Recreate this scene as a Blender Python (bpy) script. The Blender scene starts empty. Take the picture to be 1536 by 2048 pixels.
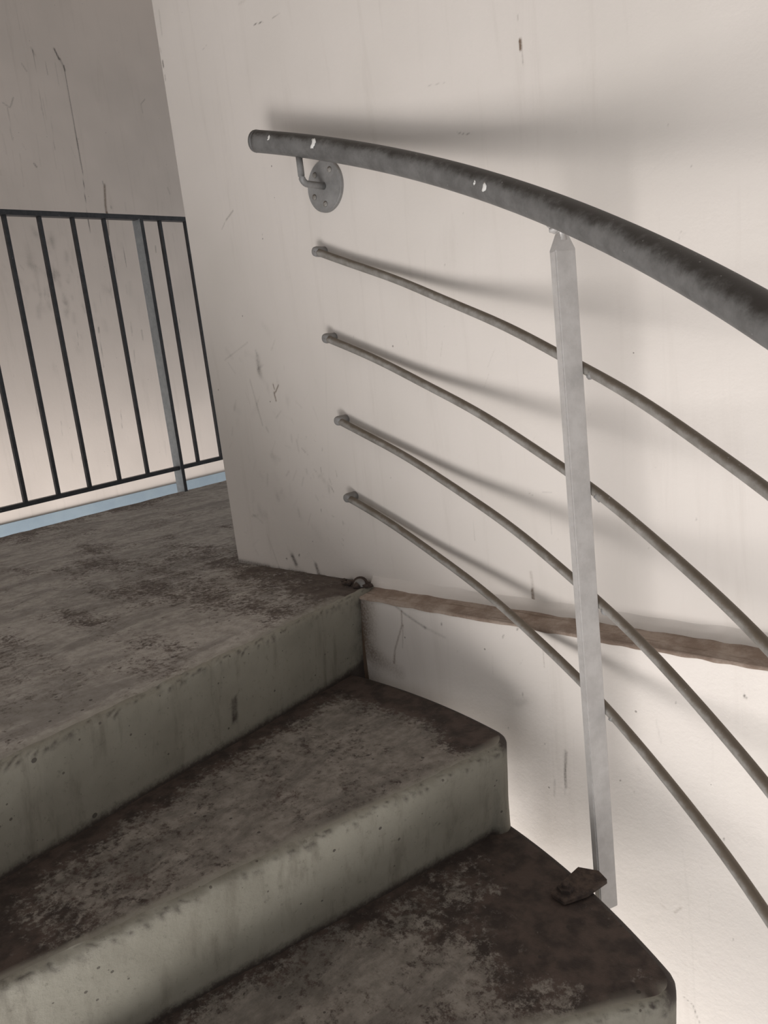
import bpy, bmesh, math, random
import numpy as np
from mathutils import Vector, Matrix
rnd = random.Random(11)
nrs = np.random.RandomState(4)
S = bpy.context.scene
COL = S.collection

# ------------------------------------------------------------------ camera
cd = bpy.data.cameras.new('camera'); cam = bpy.data.objects.new('camera', cd); COL.objects.link(cam)
cd.sensor_fit = 'VERTICAL'; cd.sensor_height = 36; cd.sensor_width = 27; cd.lens = 1500/2048*36; cd.clip_start = .02
RC = Matrix(((0.72543556, -0.04440551, 0.68685617), (0.67876893, 0.21156434, -0.70321637), (-0.1140876, 0.97635479, 0.18361738)))
cam.matrix_world = Matrix.Translation((0, -1.12872686, .46)) @ RC.to_4x4()
S.camera = cam

# ------------------------------------------------------------------ light
S.view_settings.view_transform = 'Standard'; S.view_settings.look = 'None'
S.view_settings.gamma = 1; S.view_settings.use_curve_mapping = False
S.view_settings.exposure = 0.0
W = bpy.data.worlds.new('overcast_sky'); S.world = W; W.use_nodes = True
W.node_tree.nodes['Background'].inputs[0].default_value = (.95, .97, 1.0, 1)
W.node_tree.nodes['Background'].inputs[1].default_value = .42
def area(name, loc, aim, sx, sy, power, color):
    l = bpy.data.lights.new(name, 'AREA'); l.shape = 'RECTANGLE'; l.size = sx; l.size_y = sy; l.energy = power; l.color = color
    o = bpy.data.objects.new(name, l); COL.objects.link(o); o.location = loc
    o.rotation_euler = (Vector(aim)-Vector(loc)).to_track_quat('-Z', 'Y').to_euler(); return o
DAY = (1, .965, .94)
area('window_daylight', (-.5, -4.0, -1.3), (-.6, 0, .1), 3.0, 1.7, 46, DAY)
area('window_daylight', (-.2, -2.7, -1.3), (-.6, 0, .1), 1.8, 1.0, 70, DAY)
area('lower_floor_daylight', (-1.2, -2.0, -3.2), (-.7, 0, -.4), 1.6, 1.2, 58, DAY)
area('lower_floor_daylight', (-.4, -.9, -3.0), (-.7, 0, -.4), 1.0, .6, 80, DAY)
area('far_wall_fill', (-2.6, .5, -3.0), (-3.75, .6, .4), 1.6, 2.4, 140, DAY)  # unseen lamp under the landing gap, added to brighten the far wall

# ------------------------------------------------------------------ helpers
def mesh(name, verts, faces, mat, parent=None, smooth=False, attrs=None):
    me = bpy.data.meshes.new(name)
    me.from_pydata([tuple(map(float, v)) for v in verts], [], [tuple(map(int, f)) for f in faces])
    return _fin(me, name, mat, parent, smooth, attrs)
def _fin(me, name, mat, parent, smooth, attrs):
    me.update()
    if mat: me.materials.append(mat)
    if smooth: me.polygons.foreach_set('use_smooth', [True]*len(me.polygons))
    for k, v in (attrs or {}).items():
        a = me.attributes.new(k, 'FLOAT', 'POINT'); a.data.foreach_set('value', np.asarray(v, np.float32))
    o = bpy.data.objects.new(name, me); COL.objects.link(o)
    if parent:
        o.parent = parent
        o.matrix_parent_inverse = parent.matrix_basis.inverted()
    return o
def bmobj(name, bm, mat, parent=None, smooth=False):
    bmesh.ops.recalc_face_normals(bm, faces=bm.faces)
    me = bpy.data.meshes.new(name); bm.to_mesh(me); bm.free()
    return _fin(me, name, mat, parent, smooth, None)
def empty(name, loc, label, cat):
    o = bpy.data.objects.new(name, None); COL.objects.link(o); o.location = loc
    o['label'] = label; o['category'] = cat; return o
def struct(o): o['kind'] = 'structure'; return o
def frame_mat(d, up=Vector((0, 0, 1))):
    d = Vector(d).normalized(); x = d.cross(up)
    if x.length < 1e-4: x = Vector((1, 0, 0))
    x.normalize(); y = x.cross(d); return x, y, d
def add_tube(bm, pts, rad, n=16, cap=True, dome=0):
    pts = [Vector(p) for p in pts]; rings = []
    m = len(pts); rads = rad if isinstance(rad, (list, tuple)) else [rad]*m
    for i, p in enumerate(pts):
        d = (pts[min(i+1, m-1)]-pts[max(i-1, 0)])
        x, y, _ = frame_mat(d, Vector((0, 0, 1)) if abs(d.normalized().z) < .98 else Vector((1, 0, 0)))
        if rings and x.dot(px) < 0: x, y = -x, -y
        px = x
        rings.append([bm.verts.new(p+(x*math.cos(a)+y*math.sin(a))*rads[i]) for a in [2*math.pi*k/n for k in range(n)]])
    for a, b in zip(rings, rings[1:]):
        for k in range(n): bm.faces.new((a[k], a[(k+1) % n], b[(k+1) % n], b[k]))
    if cap: bm.faces.new(rings[0][::-1]); bm.faces.new(rings[-1])
def add_box(bm, c, sx, sy, sz, ax=None, bev=0):
    ax = ax or (Vector((1, 0, 0)), Vector((0, 1, 0)), Vector((0, 0, 1))); c = Vector(c)
    M = Matrix((ax[0]*sx, ax[1]*sy, ax[2]*sz)).transposed().to_4x4(); M.translation = c
    r = bmesh.ops.create_cube(bm, size=1, matrix=M)
    if bev:
        es = list({e for v in r['verts'] for e in v.link_edges})
        bmesh.ops.bevel(bm, geom=es, offset=bev, segments=2, affect='EDGES', profile=.6)
def add_blob(bm, c, r, sc=(1, 1, 1), amp=.25, seg=2):
    q = bmesh.ops.create_icosphere(bm, subdivisions=seg, radius=r)
    for v in q['verts']:
        k = 1+rnd.uniform(-amp, amp)
        v.co = Vector((v.co.x*sc[0]*k, v.co.y*sc[1]*k, v.co.z*sc[2]*k))+Vector(c)
def smooth_noise(n, scale, amp):
    k = max(2, int(n/scale)+2); c = nrs.uniform(-1, 1, k); x = np.linspace(0, k-1.001, n); i = x.astype(int); f = x-i; f = f*f*(3-2*f)
    return amp*(c[i]*(1-f)+c[i+1]*f)
def sstep(a, b, x): t = np.clip((x-a)/(b-a), 0, 1); return t*t*(3-2*t)
def value2(x, y, scale, seed):
    r = np.random.RandomState(seed); T = r.uniform(0, 1, (64, 64)); u, v = np.asarray(x)*scale, np.asarray(y)*scale
    i, j = np.floor(u).astype(int), np.floor(v).astype(int); f, g = u-i, v-j; f = f*f*(3-2*f); g = g*g*(3-2*g)
    t = lambda a, b: T[a % 64, b % 64]
    return (t(i, j)*(1-f)+t(i+1, j)*f)*(1-g)+(t(i, j+1)*(1-f)+t(i+1, j+1)*f)*g
def fbm(x, y, s, seed): return (value2(x, y, s, seed)*4+value2(x, y, s*2.1, seed+1)*2+value2(x, y, s*4.3, seed+2))/7

# ------------------------------------------------------------------ materials
class N:
    def __init__(s, name):
        s.m = bpy.data.materials.new(name); s.m.use_nodes = True; s.t = s.m.node_tree; s.n = s.t.nodes; s.b = s.n['Principled BSDF']
        s.co = s.n.new('ShaderNodeTexCoord').outputs['Object']
    def put(s, sock, v):
        if hasattr(v, 'links') or isinstance(v, bpy.types.NodeSocket): s.t.links.new(v, sock)
        else: sock.default_value = v
    def math(s, op, a, b=0., c=0.):
        n = s.n.new('ShaderNodeMath'); n.operation = op
        for k, v in enumerate((a, b, c)): s.put(n.inputs[k], v)
        return n.outputs[0]
    def scale(s, v):
        n = s.n.new('ShaderNodeMapping'); n.inputs['Scale'].default_value = v; s.t.links.new(s.co, n.inputs[0]); return n.outputs[0]
    def noise(s, sc, detail=4, rough=.6, vec=None, dist=0):
        n = s.n.new('ShaderNodeTexNoise'); n.inputs['Scale'].default_value = sc; n.inputs['Detail'].default_value = detail
        n.inputs['Roughness'].default_value = rough; n.inputs['Distortion'].default_value = dist; s.t.links.new(vec or s.co, n.inputs['Vector']); return n.outputs[0]
    def spots(s, sc, r, keep=.3, vec=None):
        n = s.n.new('ShaderNodeTexVoronoi'); n.inputs['Scale'].default_value = sc; s.t.links.new(vec or s.co, n.inputs['Vector'])
        sep = s.n.new('ShaderNodeSeparateColor'); s.t.links.new(n.outputs['Color'], sep.inputs[0])
        rr = s.math('MULTIPLY', sep.outputs[1], r)
        return s.math('MULTIPLY', s.math('LESS_THAN', n.outputs['Distance'], rr), s.math('LESS_THAN', sep.outputs[0], keep))
    def ramp(s, v, a, b):
        n = s.n.new('ShaderNodeMapRange'); n.interpolation_type = 'SMOOTHSTEP'; s.put(n.inputs[0], v); n.inputs[1].default_value = a; n.inputs[2].default_value = b; return n.outputs[0]
    def attr(s, k):
        n = s.n.new('ShaderNodeAttribute'); n.attribute_name = k; return n.outputs['Fac']
    def mix(s, f, a, b):
        n = s.n.new('ShaderNodeMix'); n.data_type = 'RGBA'; s.put(n.inputs[0], f)
        for k, v in ((6, a), (7, b)): s.put(n.inputs[k], v if not isinstance(v, tuple) else (*v, 1))
        return n.outputs[2]
    def bump(s, h, strength, dist):
        n = s.n.new('ShaderNodeBump'); n.inputs['Strength'].default_value = strength; n.inputs['Distance'].default_value = dist; s.t.links.new(h, n.inputs['Height']); s.t.links.new(n.outputs[0], s.b.inputs['Normal'])
    def up(s):
        g = s.n.new('ShaderNodeNewGeometry'); x = s.n.new('ShaderNodeSeparateXYZ'); s.t.links.new(g.outputs['Normal'], x.inputs[0]); return x.outputs[2]
    def done(s, col, rough=.8, metal=0.):
        s.put(s.b.inputs['Base Color'], col if not isinstance(col, tuple) else (*col, 1)); s.put(s.b.inputs['Roughness'], rough); s.b.inputs['Metallic'].default_value = metal; return s.m

def wall_paint(name, base, dark, streak=.15):
    n = N(name)
    big = n.noise(1.7, 3); st = n.noise(1.0, 5, .65, n.scale((24, 24, 1.8)), .5); fine = n.noise(160, 3)
    c = n.mix(n.ramp(big, .35, .7), base, dark)
    c = n.mix(n.math('MULTIPLY', n.ramp(st, .52, .8), streak), c, (.36, .31, .265))
    brk = n.noise(230, 4, .7)
    d = n.math('MULTIPLY', n.attr('dirt'), n.math('ADD', .35, n.math('MULTIPLY', brk, 1.3)))
    c = n.mix(n.ramp(d, .03, 1.15), c, (.115, .10, .088))
    r = n.math('MULTIPLY', n.attr('rust'), n.math('ADD', .3, n.math('MULTIPLY', brk, 1.4)))
    c = n.mix(n.ramp(r, .03, 1.0), c, (.155, .105, .072))
    c = n.mix(n.math('MULTIPLY', n.spots(34, .07, .22), .6), c, (.12, .10, .085))
    n.bump(n.math('ADD', n.math('MULTIPLY', fine, .3), n.noise(14, 3)), .25, .004)
    return n.done(c, .75)
M_WALL = wall_paint('wall_paint', (.705, .655, .612), (.65, .605, .56))
M_FAR = wall_paint('far_wall_paint', (.70, .62, .56), (.63, .56, .505), .2)

def tread_mat(name, l0, l1, d0=(.036, .025, .0205), d1=(.084, .059, .048)):
    n = N(name)
    w = n.attr('worn'); sp = n.noise(85, 6, .8); med = n.noise(14, 6, .72, None, .3)
    f = n.math('ADD', w, n.math('ADD', n.math('MULTIPLY', n.math('SUBTRACT', med, .5), 1.7), n.math('MULTIPLY', n.math('SUBTRACT', sp, .5), 2.6)))
    g = n.noise(30, 4)
    dark = n.mix(n.ramp(g, .35, .65), d0, d1)
    light = n.mix(n.ramp(n.noise(40, 5, .7), .3, .7), l0, l1)
    light = n.mix(n.math('MULTIPLY', n.ramp(n.noise(6, 6, .7, n.scale((1.6, .6, 1)), .8), .42, .62), .55), light, tuple(v*.45 for v in l0))
    c = n.mix(n.ramp(f, .30, .85), dark, light)
    c = n.mix(n.attr('pale'), c, (.31, .295, .25))
    c = n.mix(n.math('MULTIPLY', n.spots(45, .16, .35), .75), c, (.03, .024, .02))
    n.bump(n.math('ADD', n.math('MULTIPLY', sp, .6), med), .7, .006)
    return n.done(c, .82)
M_TREAD = tread_mat('tread_concrete', (.175, .155, .134), (.305, .277, .245))
M_FLOOR = tread_mat('landing_concrete', (.30, .275, .245), (.46, .43, .395), (.07, .052, .043), (.115, .09, .075))
def riser_mat():
    n = N('riser_paint')
    st = n.noise(1., 5, .65, n.scale((34, 34, 3)))
    c = n.mix(n.ramp(n.noise(5, 4), .35, .7), (.262, .247, .203), (.205, .192, .155))
    c = n.mix(n.math('MULTIPLY', n.ramp(st, .50, .72), .55), c, (.125, .11, .085))
    brk = n.noise(95, 6, .8)
    d = n.math('MULTIPLY', n.attr('grime'), n.math('ADD', .3, n.math('MULTIPLY', brk, 1.4)))
    c = n.mix(n.ramp(d, .2, .8), c, (.04, .03, .025))
    c = n.mix(n.math('MULTIPLY', n.ramp(n.noise(95, 5, .75), .56, .72), .55), c, (.11, .097, .076))
    c = n.mix(n.math('MULTIPLY', n.spots(24, .13, .6), .85), c, (.05, .042, .035)); c = n.mix(n.math('MULTIPLY', n.spots(61, .16, .5), .8), c, (.06, .05, .04))
    n.bump(n.math('ADD', n.noise(26, 5), n.math('MULTIPLY', brk, .5)), .35, .006)
    return n.done(c, .7)
M_RISER = riser_mat()
def ledge_mat():
    n = N('ledge_grime')
    c = n.mix(n.ramp(n.noise(22, 5, .7), .35, .68), (.25, .185, .145), (.40, .325, .27))
    c = n.mix(n.ramp(n.noise(1, 4, .6, n.scale((6, 160, 160))), .55, .75), c, (.18, .13, .095))
    n.bump(n.noise(90, 4), .4, .004); return n.done(c, .9)
M_LEDGE = ledge_mat()
def metal(name, a, b, rust, rough, metallic, top=.5):
    n = N(name)
    c = n.mix(n.ramp(n.noise(28, 5, .7), .3, .7), a, b)
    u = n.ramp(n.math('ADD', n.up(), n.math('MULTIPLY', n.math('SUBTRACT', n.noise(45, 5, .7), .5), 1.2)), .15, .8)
    c = n.mix(n.math('MULTIPLY', u, top), c, rust)  # tint on upward faces: rust on the rods, painted shade on the handrail
    fl = n.noise(170, 2, .5)
    c = n.mix(n.math('MULTIPLY', n.ramp(fl, .72, .76), .5), c, (.4, .39, .38))
    n.bump(n.noise(60, 4), .15, .002)
    return n.done(c, rough, metallic)
M_HAND = metal('handrail_steel', (.13, .128, .125), (.20, .198, .195), (.032, .027, .023), .5, .3, .95)  # dark top is mostly painted shade, as if lit from below, over some patina
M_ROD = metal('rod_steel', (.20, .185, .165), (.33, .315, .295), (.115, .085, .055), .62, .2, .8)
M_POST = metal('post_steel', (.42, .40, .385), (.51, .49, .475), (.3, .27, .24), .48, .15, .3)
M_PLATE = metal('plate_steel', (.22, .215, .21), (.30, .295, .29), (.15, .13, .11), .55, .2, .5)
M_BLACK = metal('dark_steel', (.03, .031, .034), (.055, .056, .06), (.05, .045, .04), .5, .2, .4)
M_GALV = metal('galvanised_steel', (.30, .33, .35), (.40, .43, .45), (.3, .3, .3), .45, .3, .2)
def plain(name, a, b, sc, rough):
    n = N(name); c = n.mix(n.ramp(n.noise(sc, 5, .7), .35, .65), a, b); n.bump(n.noise(sc*3, 3), .4, .003); return n.done(c, rough)
M_GRIME = plain('black_grime', (.036, .026, .022), (.085, .06, .047), 60, .95)
M_CHIP = plain('white_paint', (.72, .71, .68), (.85, .84, .82), 60, .6)
M_BLUE = plain('blue_grey_paint', (.24, .30, .35), (.27, .33, .375), 6, .6)
M_CEIL = plain('ceiling_paint', (.5, .46, .42), (.55, .51, .47), 3, .9)

MARKS_BACK=[
('r',0.0039,1.20,[(-0.686,0.943),(-0.686,0.929)]),
('d',0.0020,0.50,[(-0.685,0.928),(-0.684,0.907)]),
('d',0.0023,0.40,[(-0.687,0.979),(-0.687,0.971)]),
('d',0.0019,0.90,[(-1.315,1.195),(-1.283,1.189)]),
('d',0.0015,0.50,[(-1.254,1.185),(-1.230,1.184)]),
('r',0.0063,0.25,[(-1.353,1.249),(-1.332,1.248)]),
('d',0.0048,0.90,[(-1.662,1.243),(-1.662,1.230)]),
('d',0.0036,0.60,[(-1.661,1.212),(-1.662,1.201)]),
('d',0.0036,0.50,[(-1.664,1.273),(-1.663,1.262)]),
('d',0.0059,0.35,[(-1.645,1.347),(-1.648,1.295)]),
('d',0.0017,0.45,[(-1.501,1.211),(-1.483,1.215)]),
('d',0.0047,0.55,[(-1.505,0.847),(-1.474,0.861)]),
('d',0.0035,0.45,[(-1.526,0.831),(-1.511,0.843)]),
('d',0.0017,0.40,[(-0.877,0.937),(-0.838,0.930)]),
('d',0.0013,0.70,[(-0.822,0.845),(-0.808,0.839),(-0.793,0.835)]),
('d',0.0014,0.35,[(-0.448,0.605),(-0.450,0.595)]),
('d',0.0014,0.35,[(-0.447,0.606),(-0.441,0.602)]),
('d',0.0143,0.22,[(-1.458,0.529),(-1.459,0.482)]),
('r',0.0041,0.80,[(-1.417,0.440),(-1.414,0.420)]),
('r',0.0035,0.80,[(-1.417,0.460),(-1.414,0.448)]),
('r',0.0035,0.80,[(-1.397,0.456),(-1.412,0.440)]),
('d',0.0049,0.35,[(-1.503,0.476),(-1.479,0.365)]),
('d',0.0037,0.30,[(-1.593,0.532),(-1.491,0.564)]),
('d',0.0038,0.30,[(-1.524,0.086),(-1.493,-0.003)]),
('d',0.0018,0.50,[(-0.739,0.218),(-0.728,0.212)]),
('d',0.0018,0.60,[(-0.709,0.220),(-0.689,0.220)]),
('d',0.0026,0.30,[(-0.695,0.187),(-0.696,0.144)]),
('r',0.0064,0.35,[(-0.746,0.068),(-0.744,0.039)]),
('r',0.0055,0.75,[(-0.746,0.034),(-0.745,0.005)]),
('d',0.0037,0.50,[(-0.747,0.019),(-0.744,0.015)]),
('d',0.0019,0.35,[(-0.868,0.160),(-0.867,0.120)]),
('d',0.0021,0.60,[(-1.072,0.241),(-1.071,0.239)]),
('d',0.0028,0.40,[(-0.794,0.156),(-0.794,0.153)]),
('d',0.0111,0.80,[(-1.435,0.039),(-1.425,0.019)]),
('d',0.0108,0.75,[(-1.350,0.024),(-1.342,-0.010)]),
('d',0.0038,0.90,[(-1.460,0.030),(-1.458,0.029)]),
('d',0.0037,0.90,[(-1.409,0.041),(-1.407,0.045)]),
('d',0.0108,0.50,[(-1.662,0.005),(-1.492,-0.001),(-1.342,-0.008),(-1.238,-0.009)]),
('d',0.0163,1.10,[(-1.255,-0.013),(-1.229,-0.005)]),
('r',0.0112,0.80,[(-1.172,-0.003),(-1.134,-0.008)]),
('r',0.0055,0.35,[(-1.141,-0.002),(-0.822,-0.007),(-0.524,-0.010),(-0.343,-0.010)]),
('d',0.0033,0.40,[(-0.533,-0.011),(-0.491,-0.013)]),
('r',0.0025,0.50,[(-0.551,-0.026),(-0.491,-0.029)]),
('d',0.0016,0.90,[(-0.509,-0.007),(-0.508,-0.008)]),
('d',0.0020,0.90,[(-0.492,-0.010),(-0.490,-0.016)]),
('d',0.0037,0.20,[(-0.919,0.670),(-0.939,0.490)]),
('d',0.0052,0.14,[(-1.186,0.789),(-1.270,0.186)]),
('d',0.0047,0.12,[(-0.690,0.900),(-0.711,0.582)]),
('d',0.0069,0.10,[(-1.387,0.182),(-1.412,0.156)]),
('d',0.0070,0.12,[(-1.455,0.072),(-1.444,0.051)]),
('d',0.0038,0.15,[(-1.423,0.450),(-1.420,0.430)]),
('d',0.0061,0.12,[(-1.284,0.163),(-1.283,0.152)]),
('d',0.0037,0.28,[(-1.367,0.497),(-1.369,0.490)]),
('d',0.0049,0.23,[(-1.286,0.398),(-1.275,0.370)]),
('d',0.0045,0.17,[(-1.561,0.074),(-1.595,0.051)]),
('d',0.0043,0.21,[(-1.532,0.531),(-1.528,0.522)]),
('d',0.0054,0.16,[(-1.630,0.237),(-1.621,0.222)]),
('d',0.0072,0.10,[(-1.438,0.206),(-1.448,0.197)]),
('d',0.0053,0.10,[(-1.345,0.125),(-1.345,0.116)]),
('d',0.0039,0.24,[(-1.581,0.524),(-1.558,0.496)]),
('d',0.0060,0.12,[(-1.285,0.073),(-1.276,0.060)]),
('d',0.0030,0.28,[(-1.344,0.150),(-1.360,0.121)]),
('d',0.0072,0.20,[(-1.572,0.430),(-1.585,0.408)]),
('d',0.0033,0.12,[(-1.484,0.426),(-1.480,0.414)]),
('d',0.0052,0.17,[(-1.372,0.044),(-1.389,0.036)]),
('d',0.0051,0.18,[(-1.528,0.277),(-1.545,0.248)]),
('d',0.0038,0.24,[(-1.623,0.089),(-1.611,0.085)]),
('d',0.0032,0.18,[(-1.270,0.229),(-1.269,0.203)]),
('d',0.0071,0.28,[(-1.578,0.132),(-1.552,0.137)]),
('d',0.0050,0.15,[(-1.439,0.324),(-1.457,0.300)]),
('d',0.0055,0.19,[(-1.443,0.507),(-1.466,0.499)]),
('d',0.0062,0.26,[(-1.464,0.543),(-1.461,0.530)]),
('d',0.0064,0.17,[(-1.488,0.163),(-1.477,0.138)]),
('d',0.0059,0.23,[(-1.342,0.414),(-1.325,0.400)]),
('d',0.0056,0.14,[(-1.524,0.071),(-1.520,0.046)]),
('d',0.0055,0.25,[(-1.359,0.325),(-1.356,0.299)]),
('d',0.0067,0.26,[(-1.487,0.244),(-1.494,0.217)]),
('d',0.0051,0.20,[(-1.372,0.055),(-1.353,0.029)]),
('d',0.0064,0.24,[(-1.571,0.137),(-1.536,0.117)]),
('d',0.0061,0.18,[(-1.565,0.171),(-1.568,0.147)]),
('d',0.0036,0.18,[(-1.388,0.164),(-1.386,0.141)]),
('d',0.0054,0.10,[(-1.359,0.449),(-1.353,0.426)]),
('d',0.0036,0.13,[(-1.422,0.460),(-1.425,0.451)]),
('d',0.0059,0.21,[(-1.603,0.363),(-1.611,0.345)]),
('d',0.0050,0.12,[(-1.545,0.096),(-1.540,0.089)]),
('d',0.0052,0.11,[(-1.302,0.360),(-1.304,0.351)]),
('d',0.0046,0.25,[(-1.400,0.396),(-1.423,0.380)]),
('d',0.0053,0.20,[(-1.366,0.374),(-1.362,0.364)]),
('d',0.0028,0.12,[(-1.276,0.060),(-1.258,0.045)]),
('d',0.0056,0.27,[(-1.403,0.251),(-1.415,0.241)]),
('d',0.0046,0.28,[(-1.466,0.359),(-1.459,0.347)]),
('d',0.0068,0.19,[(-1.281,0.247),(-1.299,0.239)]),
('d',0.0049,0.12,[(-1.446,0.416),(-1.427,0.389)]),
('d',0.0061,0.25,[(-1.376,0.338),(-1.376,0.323)]),
('d',0.0042,0.15,[(-1.616,0.324),(-1.633,0.311)]),
('d',0.0060,0.19,[(-1.585,0.044),(-1.576,0.030)]),
('d',0.0041,0.20,[(-1.374,0.254),(-1.393,0.229)]),
('d',0.0049,0.17,[(-1.474,0.434),(-1.490,0.416)]),
('d',0.0067,0.27,[(-1.338,0.256),(-1.337,0.248)]),
('d',0.0045,0.21,[(-1.387,0.559),(-1.405,0.537)]),
('d',0.0045,0.26,[(-1.352,0.237),(-1.362,0.217)]),
('d',0.0032,0.26,[(-1.528,0.446),(-1.516,0.419)]),
('d',0.0034,0.19,[(-1.350,0.339),(-1.354,0.325)]),
('d',0.0035,0.21,[(-1.404,0.314),(-1.384,0.307)]),
('d',0.0054,0.10,[(-1.300,0.507),(-1.305,0.495)]),
('d',0.0059,0.11,[(-1.359,0.054),(-1.326,0.036)]),
('d',0.0032,0.15,[(-1.294,0.433),(-1.314,0.415)]),
('d',0.0043,0.13,[(-1.268,0.460),(-1.260,0.440)]),
('d',0.0016,0.43,[(-1.291,0.336),(-1.288,0.332)]),
('d',0.0025,0.33,[(-1.222,0.121),(-1.220,0.116)]),
('d',0.0031,0.26,[(-1.263,0.219),(-1.254,0.208)]),
('d',0.0027,0.45,[(-1.259,0.215),(-1.253,0.203)]),
('d',0.0018,0.29,[(-1.294,0.197),(-1.290,0.192)]),
('d',0.0031,0.46,[(-1.270,0.149),(-1.264,0.147)]),
('d',0.0021,0.55,[(-1.305,0.162),(-1.305,0.157)]),
('d',0.0016,0.49,[(-1.287,0.262),(-1.287,0.250)]),
('d',0.0018,0.59,[(-1.344,0.307),(-1.333,0.296)]),
('d',0.0029,0.34,[(-1.233,0.134),(-1.229,0.131)]),
('d',0.0018,0.53,[(-1.312,0.257),(-1.303,0.250)]),
('d',0.0034,0.41,[(-1.236,0.138),(-1.236,0.130)]),
('d',0.0016,0.28,[(-1.258,0.197),(-1.249,0.188)]),
('d',0.0033,0.20,[(-1.295,0.098),(-1.292,0.090)]),
('d',0.0017,0.26,[(-1.249,0.110),(-1.238,0.105)]),
('d',0.0035,0.26,[(-1.317,0.245),(-1.315,0.238)]),
('d',0.0026,0.21,[(-1.314,0.272),(-1.310,0.268)]),
('d',0.0030,0.47,[(-1.238,0.254),(-1.236,0.241)]),
('d',0.0030,0.49,[(-1.245,0.096),(-1.241,0.092)]),
('d',0.0021,0.23,[(-1.328,0.293),(-1.325,0.291)]),
('d',0.0022,0.49,[(-1.251,0.086),(-1.245,0.081)]),
('d',0.0030,0.58,[(-1.273,0.305),(-1.274,0.299)]),
('d',0.0032,0.36,[(-1.262,0.235),(-1.257,0.222)]),
('d',0.0027,0.34,[(-1.318,0.195),(-1.310,0.183)]),
('d',0.0017,0.30,[(-1.345,0.329),(-1.325,0.328)]),
('d',0.0021,0.36,[(-1.327,0.237),(-1.325,0.234)]),
('d',0.0027,0.36,[(-1.323,0.334),(-1.323,0.331)]),
('d',0.0017,0.42,[(-1.298,0.325),(-1.293,0.320)]),
('d',0.0126,0.12,[(-1.374,0.426),(-1.374,0.402)]),
('d',0.0149,0.17,[(-1.462,0.511),(-1.464,0.491)]),
('d',0.0108,0.07,[(-1.534,0.501),(-1.534,0.475)]),
('d',0.0085,0.07,[(-1.413,0.361),(-1.417,0.347)]),
('d',0.0079,0.14,[(-1.538,0.629),(-1.529,0.614)]),
('d',0.0116,0.07,[(-1.594,0.604),(-1.590,0.591)]),
('d',0.0143,0.15,[(-1.500,0.540),(-1.470,0.526)]),
('d',0.0142,0.17,[(-1.462,0.490),(-1.448,0.467)]),
('d',0.0085,0.07,[(-1.425,0.400),(-1.427,0.387)]),
('d',0.0106,0.07,[(-1.564,0.573),(-1.549,0.553)]),
('d',0.0109,0.16,[(-1.414,0.445),(-1.417,0.437)]),
('d',0.0114,0.10,[(-1.367,0.421),(-1.368,0.410)]),
('d',0.0082,0.12,[(-1.514,0.647),(-1.524,0.629)]),
('d',0.0182,0.16,[(-1.583,0.413),(-1.565,0.400)]),
('d',0.0124,0.15,[(-1.581,0.557),(-1.559,0.533)]),
('d',0.0132,0.07,[(-1.371,0.446),(-1.374,0.419)]),
('d',0.0131,0.12,[(-1.401,0.486),(-1.402,0.478)]),
('d',0.0098,0.08,[(-1.385,0.491),(-1.384,0.479)]),
('d',0.0098,0.18,[(-1.464,0.518),(-1.464,0.495)]),
('d',0.0113,0.08,[(-1.395,0.350),(-1.407,0.331)]),
('d',0.0146,0.17,[(-1.397,0.463),(-1.398,0.455)]),
('d',0.0153,0.16,[(-1.578,0.380),(-1.582,0.366)]),
('d',0.0136,0.08,[(-1.454,0.370),(-1.466,0.356)]),
('d',0.0107,0.11,[(-1.508,0.541),(-1.508,0.533)]),
('d',0.0175,0.14,[(-1.494,0.407),(-1.512,0.394)]),
('d',0.0110,0.13,[(-1.439,0.455),(-1.434,0.431)]),
('d',0.0109,0.13,[(-1.436,0.459),(-1.439,0.446)]),
('d',0.0170,0.09,[(-1.416,0.395),(-1.417,0.382)]),
('d',0.0164,0.14,[(-1.423,0.599),(-1.404,0.579)]),
('d',0.0093,0.12,[(-1.395,0.385),(-1.369,0.376)]),
('d',0.0083,0.11,[(-1.302,0.248),(-1.280,0.231)]),
('d',0.0217,0.13,[(-1.540,0.151),(-1.527,0.129)]),
('d',0.0137,0.17,[(-1.457,0.291),(-1.433,0.280)]),
('d',0.0174,0.17,[(-1.518,0.244),(-1.510,0.234)]),
('d',0.0169,0.16,[(-1.544,0.157),(-1.537,0.135)]),
('d',0.0137,0.12,[(-1.291,0.133),(-1.289,0.119)]),
('d',0.0106,0.06,[(-1.297,0.233),(-1.281,0.230)]),
('d',0.0117,0.08,[(-1.561,0.176),(-1.536,0.167)]),
('d',0.0150,0.16,[(-1.388,0.153),(-1.381,0.134)]),
('d',0.0162,0.17,[(-1.281,0.229),(-1.269,0.209)]),
('d',0.0118,0.08,[(-1.522,0.139),(-1.506,0.119)]),
('d',0.0105,0.15,[(-1.555,0.287),(-1.549,0.269)]),
('d',0.0208,0.14,[(-1.336,0.111),(-1.322,0.093)]),
('d',0.0090,0.08,[(-1.287,0.278),(-1.276,0.276)]),
('d',0.0142,0.13,[(-1.464,0.202),(-1.457,0.183)]),
('d',0.0137,0.14,[(-1.461,0.289),(-1.450,0.273)]),
('d',0.0184,0.10,[(-1.422,0.071),(-1.440,0.045)]),
('d',0.0193,0.17,[(-1.558,0.199),(-1.561,0.184)]),
('d',0.0164,0.10,[(-1.460,0.245),(-1.449,0.231)]),
('d',0.0097,0.11,[(-1.483,0.099),(-1.460,0.092)]),
('d',0.0156,0.18,[(-1.518,0.148),(-1.514,0.140)]),
('d',0.0099,0.10,[(-1.408,0.218),(-1.407,0.193)]),
('d',0.0115,0.11,[(-1.333,0.305),(-1.325,0.286)]),
('d',0.0118,0.18,[(-1.462,0.187),(-1.460,0.179)]),
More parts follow.
